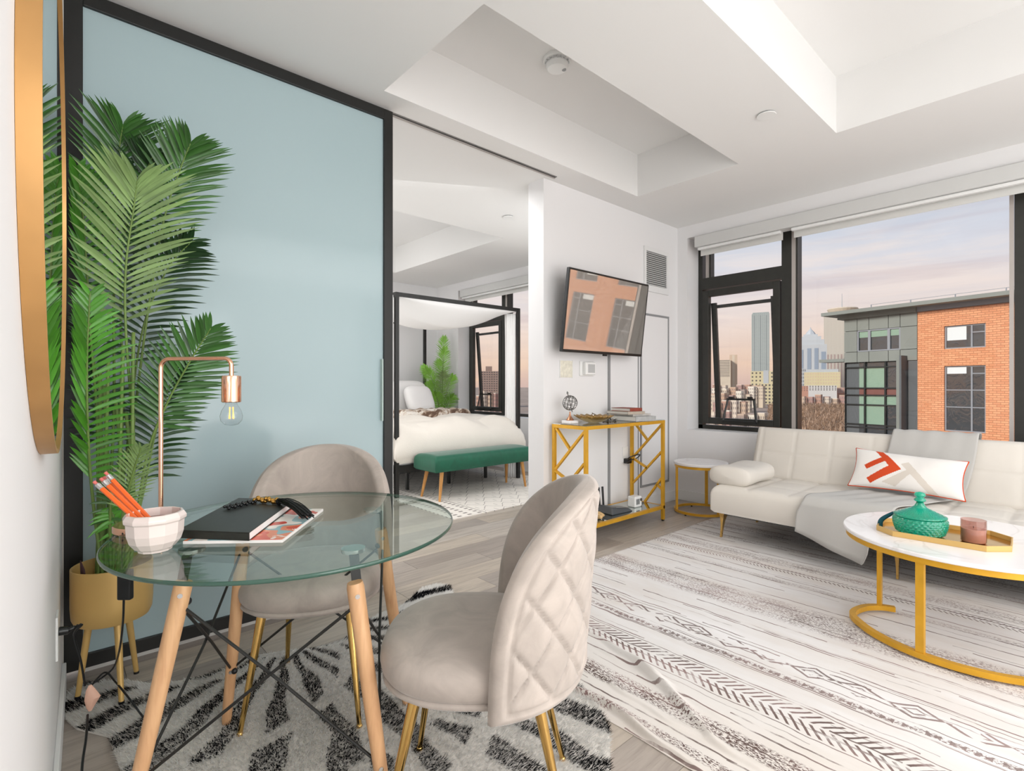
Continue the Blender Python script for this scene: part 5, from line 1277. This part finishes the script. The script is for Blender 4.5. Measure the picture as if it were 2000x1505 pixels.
# tall glazed bay under it
gb = [0.05, fu(1687)[0], fu(1727)[0], fu(1752)[0]]; gz_ = [fz(1700, y) for y in (706, 716, 757, 771, 790, 829, 835)]
gz_ += [gz_[-1]-2.9*k for k in range(1, 7)]
gz_ = [z for z in gz_ if z > GZ0]+[GZ0]
gl = lobj('glazed_bay', FB(0, .06, .1, .35, GZ0, gz_[0]), M_bl)
for i in range(3):
    for j in range(len(gz_)-1):
        top = gz_[j]; bot = gz_[j+1]
        if top-bot < .25: continue
        lobj('pane', FB(gb[i]+.05, gb[i+1]-.05, .28, .30, bot+.05, top-.05), (mat('facade_red_band', '7a4f48', .3) if j % 6 == 2 else M_fgl2 if (j % 6 in (1, 4) and i < 2) or j % 6 == 3 else M_fgl), gl)
for i in range(1, 4): lobj('mullion', FB(gb[i]-.06, gb[i]+.06, .12, .33, GZ0, gz_[0]), M_bl, gl)
lobj('transoms', (lambda mb: [FB(0, gb[3], .14, .33, z-.05, z+.05, mb) for z in gz_[1:]] and mb)(MB()), M_bl, gl)
lobj('interior', FB(.05, gb[3], .36, .9, GZ0, gz_[0]), MATS['dark_interior'], gl)
lobj('corner_pier', FB(fu(1753)[0], fu(1768)[0], -.2, .3, GZ0, fz(1760, 700)), M_fg)
lobj('fin', FB(fu(1768)[0], fu(1772)[0], -.9, .3, GZ0, fz(1770, 694)), M_fd)
lobj('fin', FB(fu(1772)[0]+.05, uB, .02, .3, GZ0, rows[2][0]-.02), M_fd)
lobj('ledge', FB(-2.2, 0, 0, 1.5, fz(1640, 706), fz(1640, 700)), M_fg)
# roof slab, parapet band, rail
lobj('roof_slab', FB(-1.3, UE, -1.2, 15, zr_-.14, zr_+.15), M_fg, bevel=0)
lobj('roof_fascia', FB(-.4, uB, -.3, 14.5, ztop_+.02, zr_-.14), M_fg); lobj('roof_fascia', FB(uB, UE, -.12, 14.5, ztop_+.02, zr_-.14), M_ff)
mbr = FB(2, UE, .3, .34, zr_+.55, zr_+.58)
lobj('roof_rail', mbr, M_ff)
for k in range(22): lobj('rail_post', FB(2+k*2.9, 2.06+k*2.9, .3, .36, zr_+.15, zr_+.55), M_ff)

# ground, trees, low houses, towers
o = obj('ground', MB().box(-600, 4000, -3000, 4500, GZ0-1, GZ0), mat('city_ground', '9a8576', .95, fn=mottled(.02, .3)), None, kind='structure')
def facefn(win, scale_u, scale_z, wu_=.5, wz_=.5, soft=1.0):
    def f(t, b, c):
        v, x, y, z = t.coords(); q = ((x+y)*(1/scale_u)).fract(); p = (z*(1/scale_z)).fract()
        m_ = (q < wu_)*(p < wz_)*soft; t.l.new(t.mix(m_, c, lin(win)), b.inputs['Base Color'])
    return f
CAMR = TH-PI/2
def tower(name, label, px0, px1, ytop, ybase, dist, m, wallcat='building', depth=None, extra=None, rot=0, group=None, wins_=None, setback=None):
    c_ = Vector(D((px0+px1)/2, 752, dist)); wdt = (px1-px0)/FPX*dist; zt = EYE+(752-ytop)/FPX*dist; zb = EYE+(752-ybase)/FPX*dist if ybase else GZ0
    zb = min(zb, GZ0) if ybase is None else zb
    a = math.atan2(c_.y, c_.x)-PI/2+rot; dp = depth or wdt*.8
    r = thing(name, label, 'building', (c_.x, c_.y, zb), a, group)
    hh = zt-zb
    if setback:
        z_ = 0; mb = MB()
        for k, (fw_, fh) in enumerate(setback): mb.box(-wdt/2*fw_, wdt/2*fw_, dp/2-dp*fw_, dp/2, z_, hh*fh); z_ = hh*fh
        obj('body', mb, m, r, world=False)
    else: obj('body', MB().box(-wdt/2, wdt/2, 0, dp, 0, hh), m, r, world=False)
    if wins_:
        nu_, nz_, wm, fu_, fz_ = wins_[:5]; mb = MB(); du = wdt/nu_; dz = hh*wins_[5]/nz_ if len(wins_) > 5 else hh/nz_
        for i in range(nu_):
            for j in range(nz_):
                x0 = -wdt/2+du*(i+.5-fu_/2); z0 = hh-dz*(j+.5+fz_/2)
                mb.box(x0, x0+du*fu_, -.15, .05, z0, z0+dz*fz_)
        obj('windows', mb, wm, r, world=False, kind='stuff')
    if extra: extra(r, wdt, dp, hh)
    return r
G1 = mat('glass_tower_skin', 'a0a6a3', .4, fn=facefn('7e8685', 5.2, 4.2, .45, .6, .8)); WG = mat('far_window', '6f7377', .4); WD = mat('far_window_dark', '57504e', .5)
STn = mat('far_stone', 'c9baa6', .8, fn=mottled(.05, .06)); STp = mat('far_pale_stone', 'b3b5b7', .7); STc = mat('far_cream', 'c6b994', .8); STb = mat('far_red_brick', 'b08370', .85); STt = mat('far_tan', 'c4ad97', .85); STg = mat('far_grey', 'aeb0b2', .8)
def cap(px_, h_, m_, nm='roof_block', w0=-.3, w1=.3):
    return lambda r, w_, d_, h: obj(nm, MB().box(w_*w0, w_*w1, d_*.2, d_*.8, h, h+h_), m_, r, world=False)
tower('glass_tower', 'tall slim blue-grey glass tower on the skyline seen through the vent window', 1469.5, 1501, 612, None, 1500, G1, extra=cap(0, 5, G1, 'crown', -.45, .48), wins_=(3, 1, WG, .06, .96))
tower('slab_block', 'tan ribbed slab block left of the slim glass tower', 1402, 1426, 702, None, 1300, STn, wins_=(1, 14, WD, .86, .35, .5))
tower('slab_block', 'plain tan tower adjoining the ribbed slab block', 1425.5, 1439.5, 692, None, 1310, STt, wins_=(1, 1, STn, .3, .98))
tower('cream_block', 'cream mid-rise block below the slim glass tower', 1468, 1509, 724, None, 820, STc, extra=lambda r, w_, d_, h: obj('grey_bay', MB().box(w_*.05, w_*.28, -.5, 0, h*.3, h+1), STg, r, world=False), wins_=(6, 6, WD, .4, .4, .8))
tower('cream_block', 'narrow cream block with square windows behind the sash stile', 1487, 1512, 748, None, 620, STc, wins_=(4, 6, WD, .5, .5))
tower('stepped_tower', 'pale grey stepped tower with pyramidal crown on the skyline', 1556, 1610, 652, None, 1150, STp, setback=[(1, .82), (.85, .90), (.66, .96), (.45, 1.0)],
      extra=lambda r, w_, d_, h: (obj('crown', MB().lathe([(w_*.2, h), (w_*.12, h+8), (w_*.03, h+14), (0, h+20)], (0, d_*.7, 0), 8), STp, r, world=False), obj('dark_bays', MB().box(-w_*.4, -w_*.22, -d_/2-.6, -d_/2+6, h*.2, h*.74).box(-.1*w_, .02*w_, -d_/2-.6, -d_/2+6, h*.2, h*.76).box(w_*.12, w_*.24, -d_/2-.6, -d_/2+6, h*.2, h*.76).box(w_*.33, w_*.46, -d_/2-.6, -d_/2+6, h*.2, h*.7), mat('far_bluegrey', '8792a0', .5), r, world=False)) and None)
def antenna(r, w_, d_, h):
    obj('crown_ring', MB().lathe([(w_*.40, h+1), (w_*.44, h+4), (w_*.48, h+8), (w_*.52, h+13), (w_*.5, h+15), (0, h+16)], (w_*.12, d_/2, 0), 24), STn, r, world=False)
    obj('antenna', MB().cyl((w_*.10, d_/2, h+15), (w_*.10, d_/2, h+52), 1.1, .4, n=8), STg, r, world=False)
    obj('lower_stripes', (lambda mb: [mb.box(-w_/2+w_/9*k, -w_/2+w_/9*(k+.5), -.4, 0, h*.1, h*.50) for k in range(9)] and mb)(MB()), mat('far_reddish', 'a08d86', .7), r, world=False, kind='stuff')
tower('ribbed_tower', 'massive grey tower with ring crown and antenna behind the brick building', 1613, 1664, 612, None, 1250, mat('far_ribbed', 'bfb6aa', .7, fn=facefn('aaa296', 3.0, 4.0, .4, 1, .8)), extra=antenna)
tower('low_block', 'dark gridded block at the foot of the stepped tower', 1556, 1573, 719, None, 960, STg, wins_=(6, 8, WG, .5, .5))
tower('yellow_block', 'yellow-cream apartment block with grey roof right of the stepped tower', 1575, 1636, 726, None, 840, STc, extra=cap(0, 5, STg, 'roof_block', -.42, .45), wins_=(14, 7, STt, .45, .45, .8))
tower('white_row', 'long white-fronted terrace below the yellow-cream block', 1578, 1630, 752, None, 560, mat('far_white', 'c4c0bc', .8), wins_=(11, 3, WD, .45, .5, .25))
tower('brick_row', 'red brick terrace left of the white-fronted one', 1555, 1577, 753, None, 540, STb, wins_=(5, 3, WD, .3, .4, .25))
tower('brick_row', 'red brick and white terrace right against the grey wing', 1631.5, 1652, 756, None, 575, STb, wins_=(4, 4, STp, .8, .3, .3))
tower('apartment_slab', 'brown high-rise slab with roof hut seen through the bedroom window', 935, 977, 724, None, 520, mat('far_brown', 'a58c80', .85), extra=cap(0, 5, mat('far_brown2', '9a8276', .85), 'roof_hut', -.18, .12), wins_=(9, 16, WD, .45, .4, 1.0), depth=30)
def houses():
    cols = ['b08a78', 'c8b7a2', 'a5837a', 'd6ccbc', 'bda48f', '9c8a80', 'cfc0b0', 'b7967f']
    hm = [mat('house_%s' % c, c, .85) for c in cols]; n = 0
    nm_ = ['rosy brown', 'sand', 'dull red', 'pale cream', 'tan', 'grey brown', 'beige', 'terracotta']
    od_ = ['first', 'second', 'third', 'fourth', 'fifth', 'sixth', 'seventh', 'eighth', 'ninth', 'tenth', 'eleventh', 'twelfth']
    rows_ = [(640, 753, 1392, 1500, 7), (520, 758, 1390, 1496, 6), (430, 768, 1388, 1470, 5), (340, 784, 1392, 1462, 4), (260, 803, 1386, 1430, 3), (270, 808, 1440, 1500, 3), (600, 765, 1560, 1655, 8), (480, 773, 1560, 1655, 6), (800, 748, 935, 985, 6), (420, 768, 930, 985, 5)]
    for d_, yt, a, b, k in rows_:
        for i in range(k):
            p0_ = a+(b-a)*i/k; p1_ = a+(b-a)*(i+.93)/k; ci = (n*5+i) % 8; m = hm[ci]; dd = d_
            c_ = Vector(D((p0_+p1_)/2, 752, dd)); w_ = (p1_-p0_)/FPX*dd; zt = EYE+(752-yt-random.uniform(-5, 5))/FPX*dd; zt = max(zt, GZ0+4); h = zt-GZ0
            where = {640: 'farthest row', 520: 'fourth row', 430: 'third row', 340: 'second row', 260: 'nearest row', 270: 'row lowest right', 600: 'far row', 480: 'near row', 800: 'far row', 420: 'near row'}[d_]
            wn_ = 'through bedroom window' if a > 900 and b < 1000 else ('behind park trees' if a >= 1560 else 'through vent sash')
            r = thing('distant_house', '%s low house, %s from left in %s %s' % (nm_[ci], od_[i], where, wn_), 'house', (c_.x, c_.y, GZ0), 0, 'distant low city houses'); w_ *= .70
            obj('body', MB().box(-w_/2, w_/2, -w_/2, w_/2, 0, h), m, r, world=False); obj('parapet', MB().box(-w_/2, w_/2, -w_/2, w_/2, h, h+.6), hm[(n+3) % 8], r, world=False)
            nw = max(3, int(w_/2.6)); nz_ = 4; mb = MB()
            for q in range(nw):
                for z_ in range(nz_): x0 = -w_/2+w_/nw*(q+.33); z0 = h-1.2-3.3*z_-1.5; mb.box(x0, x0+w_/nw*.34, -w_/2-.1, -w_/2, z0, z0+1.5); mb.box(-w_/2-.1, -w_/2, x0, x0+w_/nw*.34, z0, z0+1.5)
            obj('windows', mb, mat('house_window', '7d726c', .5), r, world=False, kind='stuff'); n += 1
houses()
# bare trees in the park: one mass of twigs nobody could count
V_ = []; F_ = []
for k in range(900):
    d_ = random.uniform(150, 470); px_ = random.uniform(1548, 1665) if k % 4 else random.uniform(1500, 1545)
    c_ = D(px_, 752, d_); h = random.uniform(6.5, 9.5)
    for q in range(9):
        a = random.uniform(0, 2*PI); e_ = random.uniform(.2, 1.2); L = random.uniform(1.8, 3.6); x, y, z = c_[0]+random.uniform(-.8, .8), c_[1]+random.uniform(-.8, .8), GZ0+h*random.uniform(.35, .7)
        tip = (x+L*cos(a)*cos(e_), y+L*sin(a)*cos(e_), z+L*sin(e_)); o_ = len(V_); s_ = .30
        V_ += [(x-s_*sin(a), y+s_*cos(a), z), (x+s_*sin(a), y-s_*cos(a), z), (x, y, z-.5), tip]; F_ += [(o_, o_+1, o_+3), (o_+1, o_+2, o_+3), (o_+2, o_, o_+3)]
mb = MB(); mb.v = V_; mb.f = F_; mb.mi = [0]*len(F_)
o = obj('bare_trees', mb, mat('bare_twigs', '9c7f68', .95, fn=mottled(.08, .3)), None, kind='stuff')
o['label'] = 'mass of bare brown treetops in the park beyond the window'; o['category'] = 'trees'
